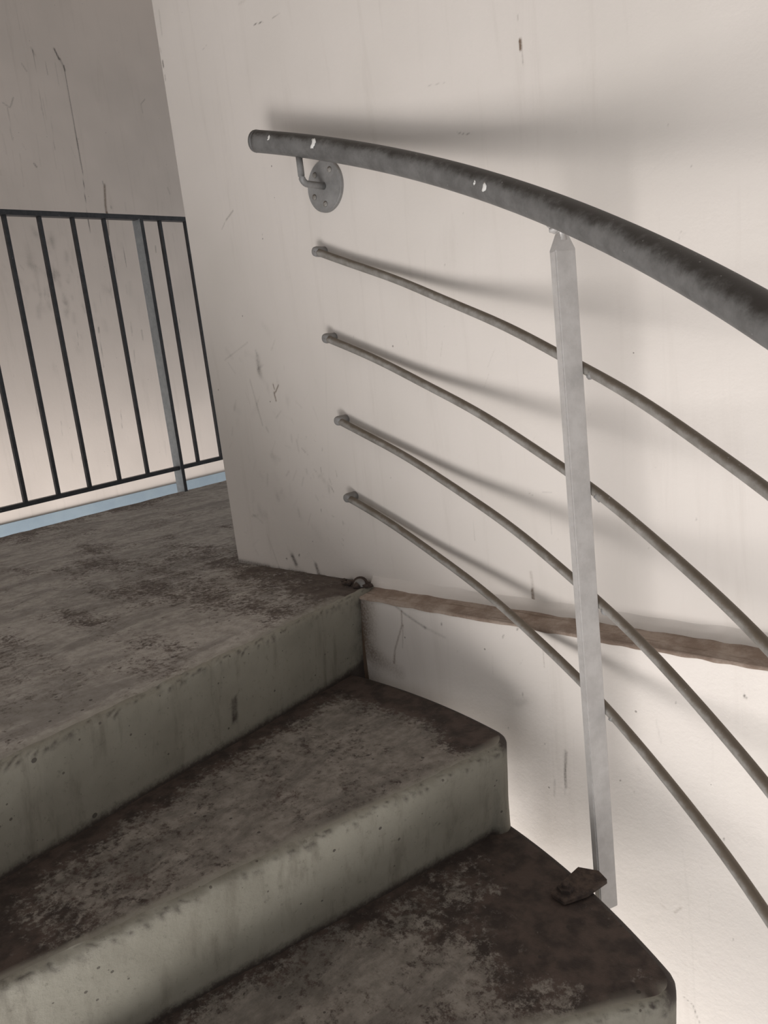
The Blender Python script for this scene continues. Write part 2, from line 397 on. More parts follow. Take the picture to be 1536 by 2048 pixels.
('d',0.0179,0.12,[(-1.441,0.198),(-1.436,0.191)]),
('d',0.0015,0.35,[(-1.303,0.686),(-1.308,0.685)]),
('d',0.0013,0.29,[(-0.421,0.338),(-0.421,0.336)]),
('d',0.0010,0.48,[(-0.440,0.186),(-0.441,0.183)]),
('d',0.0017,0.48,[(-0.519,0.133),(-0.519,0.132)]),
('d',0.0014,0.25,[(-1.061,0.619),(-1.060,0.618)]),
('d',0.0010,0.45,[(-0.601,0.783),(-0.601,0.782)]),
('d',0.0013,0.47,[(-0.429,0.690),(-0.429,0.690)]),
('d',0.0007,0.22,[(-0.662,0.786),(-0.663,0.786)]),
('d',0.0011,0.41,[(-0.825,0.715),(-0.824,0.712)]),
('d',0.0010,0.37,[(-1.131,0.539),(-1.131,0.535)]),
('d',0.0014,0.47,[(-0.876,0.636),(-0.876,0.634)]),
('d',0.0010,0.31,[(-1.009,0.476),(-1.007,0.474)]),
('d',0.0010,0.32,[(-0.569,0.862),(-0.569,0.859)]),
('d',0.0011,0.27,[(-0.629,0.230),(-0.629,0.230)]),
('d',0.0019,0.46,[(-1.380,0.791),(-1.380,0.789)]),
('d',0.0019,0.26,[(-0.866,0.492),(-0.869,0.491)]),
('d',0.0015,0.40,[(-1.037,0.129),(-1.037,0.128)]),
('d',0.0016,0.20,[(-0.717,0.593),(-0.717,0.590)]),
('d',0.0010,0.31,[(-0.891,0.528),(-0.892,0.526)]),
('d',0.0013,0.25,[(-1.363,0.989),(-1.366,0.988)]),
('d',0.0015,0.36,[(-0.501,0.265),(-0.502,0.264)]),
('d',0.0013,0.45,[(-0.838,0.400),(-0.838,0.398)]),
('d',0.0018,0.34,[(-1.161,0.897),(-1.163,0.897)]),
('d',0.0010,0.35,[(-1.469,1.057),(-1.465,1.054)]),
('d',0.0017,0.23,[(-1.137,0.344),(-1.138,0.341)]),
('d',0.0006,0.31,[(-0.384,0.742),(-0.384,0.742)]),
('d',0.0008,0.37,[(-0.596,0.138),(-0.596,0.135)]),
('d',0.0006,0.40,[(-0.459,0.753),(-0.459,0.751)]),
('d',0.0009,0.23,[(-0.701,0.136),(-0.702,0.134)]),
('d',0.0009,0.30,[(-0.930,0.108),(-0.931,0.106)]),
('d',0.0008,0.32,[(-0.625,0.356),(-0.625,0.355)]),
('d',0.0009,0.32,[(-0.577,0.522),(-0.578,0.520)]),
('d',0.0015,0.29,[(-0.684,0.136),(-0.684,0.134)]),
('d',0.0010,0.44,[(-0.500,0.181),(-0.500,0.180)]),
('d',0.0020,0.20,[(-0.972,0.414),(-0.973,0.412)]),
('d',0.0012,0.18,[(-0.514,0.600),(-0.513,0.600)]),
('d',0.0012,0.24,[(-0.373,0.539),(-0.372,0.538)]),
('d',0.0012,0.44,[(-0.843,0.665),(-0.844,0.664)]),
('d',0.0022,0.41,[(-1.309,0.775),(-1.310,0.773)]),
('d',0.0006,0.34,[(-0.424,0.452),(-0.424,0.451)]),
('d',0.0027,0.29,[(-0.899,0.501),(-0.907,0.474)]),
('d',0.0012,0.30,[(-0.783,0.476),(-0.802,0.445)]),
('d',0.0019,0.29,[(-0.715,0.318),(-0.724,0.300)]),
('d',0.0021,0.28,[(-0.800,0.434),(-0.814,0.409)]),
('d',0.0014,0.11,[(-0.831,0.164),(-0.825,0.135)]),
('d',0.0016,0.16,[(-0.502,0.270),(-0.513,0.250)]),
('d',0.0021,0.22,[(-0.613,0.374),(-0.606,0.351)]),
('d',0.0030,0.13,[(-1.008,0.482),(-1.010,0.446)]),
('d',0.0023,0.27,[(-0.989,0.532),(-0.984,0.505)]),
('d',0.0018,0.11,[(-0.955,0.231),(-0.951,0.216)]),
('d',0.0015,0.22,[(-0.633,0.432),(-0.629,0.400)]),
('d',0.0015,0.28,[(-0.656,0.286),(-0.670,0.250)]),
('d',0.0029,0.13,[(-0.996,0.375),(-0.992,0.348)]),
('d',0.0015,0.27,[(-0.630,0.169),(-0.663,0.149)])]
MARKS_LOWER=[
('d',0.0055,0.55,[(-1.053,-0.012),(-1.018,-0.033),(-0.967,-0.054)]),
('d',0.0064,0.30,[(-0.967,-0.054),(-0.917,-0.067)]),
('r',0.0044,0.50,[(-1.027,-0.027),(-1.030,-0.058),(-1.059,-0.118),(-1.066,-0.148)]),
('r',0.0033,0.40,[(-1.027,-0.058),(-1.036,-0.109)]),
('d',0.0527,0.36,[(-1.146,-0.014),(-1.167,-0.173)]),
('d',0.0172,0.70,[(-1.158,-0.009),(-1.157,-0.078),(-1.175,-0.181)]),
('r',0.0349,0.30,[(-1.151,-0.135),(-1.052,-0.168)]),
('r',0.0454,0.22,[(-1.124,-0.016),(-1.139,-0.156)]),
('d',0.0026,0.90,[(-0.923,-0.037),(-0.923,-0.042)]),
('r',0.0023,0.35,[(-0.694,-0.038),(-0.694,-0.085)]),
('d',0.0029,0.60,[(-0.776,-0.038),(-0.778,-0.043)]),
('d',0.0029,0.70,[(-0.743,-0.019),(-0.745,-0.023)]),
('d',0.0047,0.50,[(-0.662,-0.240),(-0.668,-0.281),(-0.668,-0.310)]),
('d',0.0038,0.35,[(-0.665,-0.236),(-0.672,-0.327)]),
('d',0.0048,0.40,[(-0.691,-0.303),(-0.695,-0.337)]),
('d',0.0156,0.30,[(-0.758,-0.170),(-0.741,-0.160)]),
('d',0.0031,1.00,[(-0.358,-0.061),(-0.356,-0.066)]),
('d',0.0027,0.80,[(-0.562,-0.262),(-0.562,-0.263)]),
('d',0.0025,0.80,[(-0.394,-0.307),(-0.394,-0.310)]),
('d',0.0019,0.60,[(-0.697,-0.381),(-0.696,-0.382)]),
('r',0.0054,0.30,[(-0.501,-0.473),(-0.495,-0.476)]),
('r',0.0044,0.40,[(-0.478,-0.478),(-0.467,-0.464)]),
('d',0.0043,0.20,[(-0.460,-0.354),(-0.455,-0.425),(-0.451,-0.536),(-0.452,-0.681)]),
('d',0.0020,0.60,[(-0.471,-0.637),(-0.455,-0.645),(-0.444,-0.676)]),
('d',0.0034,0.25,[(-0.494,-0.135),(-0.487,-0.172)]),
('d',0.0019,0.50,[(-0.745,-0.144),(-0.745,-0.151)]),
('d',0.0020,0.60,[(-0.784,-0.224),(-0.783,-0.227)]),
('d',0.0016,0.40,[(-0.354,-0.229),(-0.354,-0.230)]),
('d',0.0079,0.20,[(-0.530,-0.229),(-0.526,-0.237)]),
('d',0.0013,0.64,[(-0.537,-0.275),(-0.537,-0.278)]),
('d',0.0016,0.50,[(-0.820,-0.642),(-0.820,-0.646)]),
('d',0.0014,0.36,[(-0.588,-0.585),(-0.589,-0.588)]),
('d',0.0019,0.61,[(-1.225,-0.898),(-1.227,-0.904)]),
('d',0.0018,0.49,[(-1.124,-0.583),(-1.124,-0.585)]),
('d',0.0018,0.64,[(-0.994,-0.971),(-0.995,-0.973)]),
('d',0.0013,0.45,[(-0.435,-0.402),(-0.435,-0.406)]),
('d',0.0016,0.30,[(-0.883,-0.262),(-0.883,-0.266)]),
('d',0.0014,0.50,[(-0.611,-0.553),(-0.611,-0.556)]),
('d',0.0016,0.45,[(-0.853,-0.661),(-0.853,-0.665)]),
('d',0.0013,0.57,[(-0.474,-0.271),(-0.474,-0.272)]),
('d',0.0017,0.36,[(-0.912,-0.790),(-0.912,-0.792)]),
('d',0.0019,0.34,[(-1.202,-0.859),(-1.203,-0.863)]),
('d',0.0015,0.49,[(-0.734,-0.664),(-0.734,-0.667)]),
('d',0.0019,0.61,[(-1.193,-0.886),(-1.194,-0.892)]),
('d',0.0013,0.59,[(-0.431,-0.374),(-0.431,-0.378)]),
('d',0.0013,0.65,[(-0.551,0.003),(-0.551,-0.001)]),
('d',0.0015,0.44,[(-0.889,-0.090),(-0.889,-0.091)]),
('d',0.0014,0.39,[(-0.740,-0.080),(-0.740,-0.081)]),
('d',0.0014,0.59,[(-0.706,-0.235),(-0.706,-0.237)]),
('d',0.0018,0.66,[(-1.035,-0.972),(-1.036,-0.978)]),
('d',0.0016,0.48,[(-0.909,-0.381),(-0.909,-0.384)]),
('d',0.0018,0.61,[(-1.133,-0.506),(-1.133,-0.511)]),
('d',0.0013,0.61,[(-0.417,-0.417),(-0.417,-0.421)]),
('d',0.0013,0.47,[(-0.385,-0.481),(-0.385,-0.485)]),
('d',0.0014,0.59,[(-0.560,-0.641),(-0.560,-0.644)]),
('d',0.0016,0.40,[(-0.927,-0.321),(-0.928,-0.325)]),
('d',0.0012,0.51,[(-0.459,-0.094),(-0.460,-0.098)]),
('d',0.0014,0.54,[(-0.743,-0.085),(-0.744,-0.088)]),
('d',0.0016,0.30,[(-0.972,-0.298),(-0.972,-0.300)]),
('d',0.0014,0.30,[(-0.695,-0.083),(-0.696,-0.087)]),
('d',0.0012,0.43,[(-0.362,-0.499),(-0.362,-0.503)]),
('d',0.0017,0.30,[(-1.025,-0.189),(-1.025,-0.190)]),
('d',0.0014,0.49,[(-0.596,-0.557),(-0.596,-0.561)]),
('d',0.0016,0.54,[(-0.731,-0.766),(-0.732,-0.770)]),
('d',0.0017,0.48,[(-0.960,-0.420),(-0.961,-0.425)]),
('d',0.0016,0.63,[(-0.884,-0.280),(-0.885,-0.282)]),
('d',0.0014,0.57,[(-0.616,-0.151),(-0.617,-0.154)]),
('d',0.0018,0.46,[(-1.091,-0.767),(-1.091,-0.771)]),
('d',0.0013,0.42,[(-0.422,-0.489),(-0.422,-0.492)]),
('d',0.0026,0.16,[(-1.012,-0.437),(-1.027,-0.567)]),
('d',0.0030,0.14,[(-0.539,-0.004),(-0.540,-0.061)]),
('d',0.0036,0.09,[(-0.957,-0.242),(-0.967,-0.339)]),
('d',0.0024,0.12,[(-0.865,-0.228),(-0.876,-0.343)]),
('d',0.0030,0.19,[(-0.806,-0.085),(-0.808,-0.122)]),
('d',0.0040,0.14,[(-0.769,-0.150),(-0.770,-0.189)]),
('d',0.0033,0.13,[(-0.406,-0.132),(-0.408,-0.215)]),
('d',0.0032,0.11,[(-1.054,-0.229),(-1.068,-0.344)]),
('d',0.0033,0.18,[(-0.646,-0.207),(-0.650,-0.281)]),
('d',0.0038,0.13,[(-0.703,-0.427),(-0.707,-0.495)]),
('d',0.0052,0.12,[(-0.994,-0.371),(-1.001,-0.442)]),
('d',0.0023,0.13,[(-0.581,-0.338),(-0.585,-0.426)]),
('d',0.0048,0.19,[(-1.060,-0.142),(-1.063,-0.183)]),
('d',0.0034,0.16,[(-1.074,-0.544),(-1.077,-0.586)]),
('d',0.0028,0.16,[(-0.672,-0.100),(-0.676,-0.168)]),
('d',0.0033,0.18,[(-0.421,-0.426),(-0.421,-0.467)]),
('d',0.0036,0.09,[(-0.666,-0.196),(-0.672,-0.296)]),
('d',0.0050,0.19,[(-0.783,-0.547),(-0.787,-0.618)]),
('d',0.0021,0.17,[(-0.422,-0.520),(-0.424,-0.604)]),
('d',0.0024,0.13,[(-0.677,-0.173),(-0.684,-0.276)]),
('d',0.0037,0.13,[(-0.721,-0.169),(-0.726,-0.249)]),
('d',0.0020,0.18,[(-0.680,-0.179),(-0.685,-0.260)])]
MARKS_FAR=[
('d',0.0080,1.10,[(1.091,2.206),(1.109,2.163)]),
('d',0.0107,0.60,[(1.115,2.165),(1.133,2.118)]),
('d',0.0035,0.90,[(1.129,2.140),(1.129,1.836),(1.129,1.632),(1.115,1.472),(1.110,1.335)]),
('d',0.0032,0.55,[(0.969,2.172),(0.963,1.965),(0.964,1.783)]),
('d',0.0107,0.40,[(0.962,2.177),(0.976,2.148)]),
('d',0.0048,0.50,[(1.026,2.133),(1.029,2.071)]),
('d',0.0040,0.35,[(1.082,2.140),(1.082,2.037)]),
('d',0.0067,0.50,[(0.756,1.888),(0.790,1.873),(0.818,1.923)]),
('d',0.0040,0.40,[(0.777,1.871),(0.771,1.726)]),
('d',0.0080,0.50,[(0.896,2.088),(0.914,2.061)]),
('d',0.0080,0.70,[(0.861,1.635),(0.871,1.621)]),
('d',0.0053,0.60,[(1.624,2.087),(1.589,2.054),(1.590,2.008)]),
('d',0.0107,0.40,[(1.686,1.629),(1.697,1.595)]),
('r',0.0133,0.70,[(1.252,1.587),(1.236,1.485),(1.234,1.447)]),
('d',0.0053,0.60,[(1.244,1.606),(1.244,1.591)]),
('d',0.0080,0.60,[(1.270,1.481),(1.271,1.473)]),
('r',0.0080,0.60,[(1.238,1.447),(1.225,1.332)]),
('d',0.0040,0.70,[(1.301,1.299),(1.306,1.169)]),
('d',0.0080,0.60,[(1.528,1.296),(1.524,1.261)]),
('d',0.0040,0.50,[(1.241,1.256),(1.218,0.970)]),
('d',0.0080,0.60,[(1.058,0.854),(1.055,0.828)]),
('d',0.0035,0.50,[(1.056,0.815),(1.047,0.647)]),
('d',0.0080,0.50,[(1.332,0.835),(1.331,0.781)]),
('d',0.0067,0.40,[(1.259,0.729),(1.251,0.662)]),
('d',0.0053,0.40,[(0.684,1.152),(0.700,1.130)]),
('d',0.0053,0.50,[(0.677,1.579),(0.677,1.553)]),
('d',0.0035,0.30,[(0.921,2.330),(0.920,2.243)]),
('d',0.0080,0.30,[(1.367,1.512),(1.364,1.468)]),
('d',0.0250,0.14,[(0.800,1.008),(0.805,0.966)]),
('d',0.0259,0.09,[(0.991,1.066),(1.006,1.059)]),
('d',0.0234,0.07,[(0.955,1.136),(0.948,1.082)]),
('d',0.0214,0.07,[(0.794,0.991),(0.793,0.977)]),
('d',0.0153,0.07,[(0.672,0.892),(0.663,0.840)]),
('d',0.0325,0.19,[(0.790,1.035),(0.792,1.022)]),
('d',0.0131,0.18,[(0.488,1.016),(0.494,1.011)]),
('d',0.0330,0.18,[(0.875,1.112),(0.876,1.063)]),
('d',0.0248,0.11,[(1.120,1.161),(1.117,1.143)]),
('d',0.0104,0.10,[(0.763,1.084),(0.758,1.034)]),
('d',0.0298,0.15,[(0.878,1.290),(0.878,1.267)]),
('d',0.0331,0.19,[(0.840,1.100),(0.843,1.088)]),
('d',0.0147,0.06,[(0.958,0.819),(0.959,0.802)]),
('d',0.0251,0.11,[(0.797,0.956),(0.806,0.941)]),
('d',0.0254,0.17,[(1.007,0.952),(1.013,0.922)]),
('d',0.0283,0.07,[(0.733,0.875),(0.731,0.848)]),
('d',0.0298,0.12,[(0.665,1.073),(0.666,1.044)]),
('d',0.0244,0.16,[(0.766,0.950),(0.773,0.930)]),
('d',0.0256,0.16,[(0.700,1.042),(0.697,1.017)]),
('d',0.0110,0.21,[(0.990,1.109),(0.984,1.080)]),
('d',0.0159,0.09,[(0.765,1.024),(0.761,0.976)]),
('d',0.0284,0.16,[(0.810,0.897),(0.806,0.881)]),
('d',0.0210,0.10,[(0.879,1.077),(0.881,1.048)]),
('d',0.0291,0.14,[(1.103,0.885),(1.104,0.840)]),
('d',0.0093,0.14,[(0.942,0.819),(0.949,0.797)]),
('d',0.0261,0.16,[(0.756,1.069),(0.756,1.020)]),
('d',0.0287,0.10,[(0.684,1.071),(0.686,1.037)]),
('d',0.0147,0.14,[(0.537,0.798),(0.536,0.760)]),
('d',0.0356,0.13,[(0.891,1.001),(0.889,0.947)]),
('d',0.0361,0.07,[(0.659,1.111),(0.663,1.076)]),
('d',0.0332,0.08,[(1.076,1.277),(1.077,1.242)]),
('d',0.0316,0.19,[(0.759,1.127),(0.755,1.102)]),
('d',0.0302,0.11,[(0.407,0.732),(0.412,0.704)]),
('d',0.0334,0.17,[(0.640,1.110),(0.649,1.083)]),
('d',0.0245,0.07,[(0.665,1.215),(0.675,1.196)]),
('d',0.0136,0.21,[(0.817,1.058),(0.817,1.039)]),
('d',0.0276,0.15,[(0.790,0.974),(0.799,0.947)]),
('d',0.0187,0.06,[(0.710,1.065),(0.709,1.054)]),
('d',0.0356,0.12,[(0.924,1.116),(0.924,1.097)]),
('d',0.0114,0.14,[(1.072,1.139),(1.074,1.127)]),
('d',0.0209,0.18,[(0.675,0.999),(0.674,0.953)]),
('d',0.0093,0.20,[(0.762,1.155),(0.767,1.150)]),
('d',0.0290,0.18,[(1.159,1.049),(1.174,1.044)]),
('d',0.0347,0.21,[(1.307,1.086),(1.297,1.028)]),
('d',0.0104,0.13,[(0.987,1.138),(0.990,1.111)]),
('d',0.0219,0.11,[(0.784,1.143),(0.793,1.127)]),
('d',0.0150,0.22,[(1.176,1.086),(1.181,1.054)]),
('d',0.0233,0.12,[(0.853,1.116),(0.854,1.110)]),
('d',0.0083,0.17,[(0.587,0.910),(0.589,0.894)]),
('d',0.0141,0.20,[(0.921,1.084),(0.927,1.076)]),
('d',0.0250,0.11,[(0.907,0.747),(0.917,0.740)]),
('d',0.0275,0.07,[(0.907,0.749),(0.904,0.702)]),
('d',0.0149,0.07,[(0.601,1.090),(0.606,1.077)]),
('d',0.0344,0.14,[(0.804,1.299),(0.815,1.289)]),
('d',0.0222,0.20,[(0.848,0.737),(0.841,0.683)]),
('d',0.0326,0.21,[(0.735,1.155),(0.745,1.148)]),
('d',0.0347,0.17,[(1.134,1.062),(1.129,1.039)]),
('d',0.0146,0.14,[(1.035,1.071),(1.037,1.053)]),
('d',0.0255,0.18,[(0.941,1.319),(0.955,1.314)]),
('d',0.0138,0.18,[(0.986,0.969),(0.992,0.933)]),
('d',0.0206,0.09,[(0.802,1.240),(0.804,1.230)]),
('d',0.0359,0.12,[(0.760,0.667),(0.763,0.648)]),
('d',0.0130,0.20,[(0.877,0.983),(0.892,0.976)]),
('d',0.0267,0.12,[(0.655,1.107),(0.655,1.089)]),
('d',0.0223,0.17,[(0.855,1.150),(0.852,1.099)]),
('d',0.0353,0.16,[(0.741,1.244),(0.741,1.203)]),
('d',0.0202,0.09,[(0.905,1.040),(0.897,1.001)]),
('d',0.0088,0.06,[(0.717,1.065),(0.723,1.044)]),
('d',0.0346,0.17,[(0.946,1.220),(0.938,1.167)]),
('d',0.0269,0.11,[(0.871,0.938),(0.879,0.903)]),
('d',0.0324,0.11,[(0.991,1.039),(0.992,0.997)]),
('d',0.0177,0.22,[(0.732,1.063),(0.736,1.036)]),
('d',0.0157,0.07,[(0.950,1.216),(0.944,1.183)]),
('d',0.0262,0.20,[(0.786,1.332),(0.796,1.305)]),
('d',0.0189,0.18,[(0.600,1.148),(0.607,1.138)]),
('d',0.0300,0.15,[(0.843,0.844),(0.845,0.811)]),
('d',0.0294,0.12,[(0.737,0.957),(0.729,0.914)]),
('d',0.0194,0.08,[(0.852,1.019),(0.862,1.004)]),
('d',0.0160,0.06,[(0.581,1.115),(0.581,1.075)]),
('d',0.0147,0.18,[(0.680,1.350),(0.679,1.320)]),
('d',0.0241,0.16,[(0.589,1.043),(0.596,1.011)]),
('d',0.0264,0.13,[(0.949,1.231),(0.946,1.193)]),
('d',0.0130,0.12,[(0.806,1.045),(0.809,1.009)]),
('d',0.0176,0.12,[(0.883,1.282),(0.888,1.245)]),
('d',0.0088,0.15,[(0.874,1.287),(0.878,1.240)]),
('d',0.0236,0.21,[(0.924,0.923),(0.921,0.885)]),
('d',0.0179,0.12,[(1.130,1.312),(1.124,1.273)]),
('d',0.0123,0.09,[(0.419,0.774),(0.426,0.747)]),
('d',0.0151,0.12,[(0.926,1.013),(0.940,0.999)]),
('d',0.0280,0.10,[(0.614,0.773),(0.615,0.725)]),
('d',0.0259,0.21,[(0.649,1.094),(0.655,1.083)]),
('d',0.0094,0.06,[(0.729,0.955),(0.731,0.938)]),
('d',0.0244,0.17,[(1.022,1.078),(1.020,1.043)]),
('d',0.0249,0.16,[(0.855,1.266),(0.855,1.222)]),
('d',0.0334,0.19,[(0.742,0.957),(0.732,0.909)]),
('d',0.0286,0.12,[(0.889,1.238),(0.882,1.196)]),
('d',0.0159,0.12,[(0.629,1.051),(0.637,1.025)]),
('d',0.0367,0.09,[(0.620,0.911),(0.614,0.872)]),
('d',0.0281,0.10,[(1.295,1.159),(1.303,1.144)]),
('d',0.0205,0.20,[(0.905,0.984),(0.896,0.934)]),
('d',0.0111,0.11,[(0.993,1.029),(1.006,1.006)]),
('d',0.0284,0.09,[(0.894,0.808),(0.899,0.795)]),
('d',0.0129,0.17,[(0.473,1.009),(0.477,0.992)]),
('d',0.0114,0.13,[(0.938,1.020),(0.933,0.989)]),
('d',0.0158,0.20,[(0.885,1.025),(0.890,0.975)]),
('d',0.0218,0.20,[(1.060,0.970),(1.061,0.938)]),
('d',0.0188,0.20,[(1.169,1.036),(1.177,1.008)]),
('d',0.0202,0.12,[(1.039,0.901),(1.048,0.896)]),
('d',0.0360,0.17,[(0.886,1.315),(0.891,1.282)]),
('d',0.0215,0.14,[(0.808,0.758),(0.817,0.725)]),
('d',0.0275,0.14,[(0.819,1.116),(0.823,1.063)]),
('d',0.0093,0.07,[(0.651,0.665),(0.647,0.621)]),
('d',0.0110,0.10,[(0.812,1.118),(0.812,1.107)]),
('d',0.0129,0.16,[(0.759,1.017),(0.751,0.973)]),
('d',0.0293,0.18,[(0.740,1.183),(0.739,1.159)]),
('d',0.0348,0.13,[(0.585,1.111),(0.590,1.078)]),
('d',0.0250,0.19,[(0.884,0.929),(0.884,0.912)]),
('d',0.0203,0.21,[(0.875,1.132),(0.882,1.114)]),
('d',0.0127,0.12,[(0.938,1.115),(0.932,1.078)]),
('d',0.0255,0.12,[(0.905,0.803),(0.908,0.770)]),
('d',0.0047,0.17,[(0.662,0.770),(0.660,0.721)]),
('d',0.0040,0.18,[(1.348,0.619),(1.343,0.544)]),
('d',0.0046,0.24,[(1.103,1.035),(1.097,0.966)]),
('d',0.0048,0.30,[(1.473,0.950),(1.467,0.871)]),
('d',0.0064,0.15,[(0.794,1.084),(0.787,1.015)]),
('d',0.0045,0.18,[(0.753,0.820),(0.756,0.793)]),
('d',0.0032,0.36,[(1.667,1.374),(1.668,1.324)]),
('d',0.0066,0.17,[(0.626,0.517),(0.618,0.446)]),
('d',0.0051,0.41,[(0.767,0.251),(0.761,0.180)]),
('d',0.0055,0.15,[(0.643,0.875),(0.647,0.856)]),
('d',0.0053,0.12,[(1.471,0.244),(1.464,0.158)]),
('d',0.0055,0.25,[(1.507,0.426),(1.502,0.347)]),
('d',0.0030,0.15,[(1.501,0.791),(1.489,0.683)]),
('d',0.0033,0.14,[(1.120,0.276),(1.113,0.197)]),
('d',0.0036,0.37,[(0.929,0.848),(0.920,0.767)]),
('d',0.0046,0.24,[(1.269,0.881),(1.267,0.824)]),
('d',0.0065,0.38,[(0.823,0.843),(0.826,0.819)]),
('d',0.0040,0.41,[(1.104,0.419),(1.093,0.318)]),
('d',0.0042,0.26,[(0.547,0.685),(0.542,0.629)]),
('d',0.0062,0.19,[(1.380,0.630),(1.372,0.538)]),
('d',0.0059,0.30,[(0.958,1.160),(0.960,1.129)]),
('d',0.0054,0.44,[(1.461,0.802),(1.462,0.756)]),
('d',0.0038,0.29,[(1.031,0.749),(1.019,0.649)]),
('d',0.0054,0.32,[(1.277,1.078),(1.277,1.030)]),
('d',0.0058,0.24,[(1.218,0.946),(1.209,0.856)]),
('d',0.0040,0.14,[(0.864,1.167),(0.854,1.081)]),
('d',0.0036,0.41,[(1.617,0.895),(1.607,0.795)]),
('d',0.0047,0.15,[(0.781,1.021),(0.783,0.991)]),
('d',0.0032,0.31,[(0.979,1.231),(0.979,1.193)]),
('d',0.0053,0.20,[(1.363,0.209),(1.355,0.119)]),
('d',0.0044,0.34,[(0.741,0.401),(0.732,0.323)]),
('d',0.0040,0.15,[(1.158,0.496),(1.158,0.447)]),
('d',0.0038,0.21,[(1.669,1.376),(1.668,1.320)]),
('d',0.0031,0.11,[(1.516,1.199),(1.517,1.153)]),
('d',0.0053,0.28,[(1.264,0.854),(1.264,0.806)]),
('d',0.0065,0.36,[(1.008,1.319),(1.013,1.299)]),
('d',0.0047,0.36,[(0.631,0.509),(0.623,0.434)]),
('d',0.0035,0.15,[(0.569,0.473),(0.561,0.398)]),
('d',0.0042,0.36,[(1.411,1.036),(1.413,0.994)]),
('d',0.0032,0.43,[(0.818,0.250),(0.807,0.158)]),
('d',0.0037,0.21,[(1.189,1.986),(1.202,1.941)]),
('d',0.0072,0.22,[(1.124,1.842),(1.127,1.747)]),
('d',0.0039,0.31,[(1.180,2.033),(1.180,1.925)]),
('d',0.0068,0.25,[(1.019,1.654),(1.013,1.522)]),
('d',0.0044,0.33,[(0.974,1.951),(0.975,1.856)]),
('d',0.0080,0.26,[(0.725,1.743),(0.726,1.656)]),
('d',0.0059,0.22,[(0.905,1.779),(0.894,1.630)]),
('d',0.0065,0.28,[(1.087,1.750),(1.100,1.700)]),
('d',0.0038,0.34,[(0.951,1.928),(0.961,1.876)]),
('d',0.0048,0.11,[(1.049,1.723),(1.061,1.676)]),
('d',0.0046,0.25,[(0.982,1.762),(0.995,1.718)]),
('d',0.0068,0.24,[(0.981,1.733),(0.981,1.629)]),
('d',0.0048,0.12,[(0.744,1.885),(0.758,1.856)]),
('d',0.0057,0.27,[(1.130,1.797),(1.121,1.647)]),
('d',0.0048,0.34,[(1.002,1.876),(0.990,1.718)]),
('d',0.0061,0.19,[(0.759,1.682),(0.754,1.566)]),
('d',0.0056,0.25,[(0.817,1.719),(0.831,1.692)]),
('d',0.0067,0.17,[(1.079,1.679),(1.075,1.550)]),
('d',0.0045,0.22,[(0.768,1.786),(0.775,1.726)]),
('d',0.0039,0.14,[(0.758,1.825),(0.764,1.761)]),
('d',0.0079,0.11,[(0.815,1.991),(0.804,1.849)]),
('d',0.0050,0.23,[(0.933,1.980),(0.948,1.953)]),
('d',0.0043,0.28,[(0.997,2.038),(0.989,1.898)]),
('d',0.0077,0.18,[(0.805,1.845),(0.817,1.810)]),
('d',0.0045,0.27,[(0.795,1.670),(0.783,1.519)])]

def paint(marks, A, Z, kind):
    out = np.zeros(A.shape)
    for k, w, s, pts in marks:
        if k != kind: continue
        w2 = max(w*.62, .0012)
        if len(pts) == 1: pts = pts*2
        xs = [p[0] for p in pts]; zs = [p[1] for p in pts]; pad = w2*3.2
        m = np.where((A > min(xs)-pad) & (A < max(xs)+pad) & (Z > min(zs)-pad) & (Z < max(zs)+pad))[0]
        if not len(m): continue
        a, z = A[m], Z[m]; d = np.full(a.shape, 9.)
        for (x0, z0), (x1, z1) in zip(pts, pts[1:]):
            L = max((x1-x0)**2+(z1-z0)**2, 1e-9); t = np.clip(((a-x0)*(x1-x0)+(z-z0)*(z1-z0))/L, 0, 1)
            d = np.minimum(d, np.hypot(a-x0-t*(x1-x0), z-z0-t*(z1-z0)))
        out[m] = np.maximum(out[m], 0) + s*np.exp(-(d/w2)**2)*(1-.35*np.clip(out[m], 0, 1))
    return np.clip(out, 0, 1.4)

def panel(name, mat, o, d, n, a_range, z_range, res, lim, thick, marks, grime=None, parent=None):
    """a wall slab: dense front face (so the stains have their own shape) with a plain back and edges"""
    def axis(r, l):
        m = np.arange(r[0], r[1]+1e-6, res); e0 = [l[0]] if l[0] < r[0]-1e-4 else []; e1 = [l[1]] if l[1] > m[-1]+1e-4 else []
        return np.concatenate([e0, m, e1])
    a, z = axis(a_range, lim[0]), axis(z_range, lim[1]); na, nz = len(a), len(z)
    AA, ZZ = [q.ravel() for q in np.meshgrid(a, z)]
    o, d, n = np.array(o, float), np.array(d, float), np.array(n, float)
    P = o+np.outer(AA, d)+np.outer(ZZ, [0, 0, 1])
    i = np.arange(na*nz).reshape(nz, na)
    F = np.stack([i[:-1, :-1], i[:-1, 1:], i[1:, 1:], i[1:, :-1]], -1).reshape(-1, 4)
    B = np.concatenate([P, P[[i[0, 0], i[0, -1], i[-1, -1], i[-1, 0]]]-n*thick]); k = na*nz
    me = bpy.data.meshes.new(name)
    edge = [list(i[0, :]), list(i[:, -1]), list(i[-1, ::-1]), list(i[::-1, 0])]
    faces = F.tolist()+[list(reversed(e))+[k+q, k+(q+1) % 4] for q, e in enumerate(edge)]+[[k+3, k+2, k+1, k]]
    me.from_pydata(B.tolist(), [], faces)
    z4 = np.zeros(4); dirt, rust = paint(marks, AA, ZZ, 'd'), paint(marks, AA, ZZ, 'r')
    if grime is not None: gd, gr = grime(AA, ZZ); dirt = dirt+gd; rust = rust+gr
    return _fin(me, name, mat, parent, False, {'dirt': np.concatenate([dirt, z4]), 'rust': np.concatenate([rust, z4])})

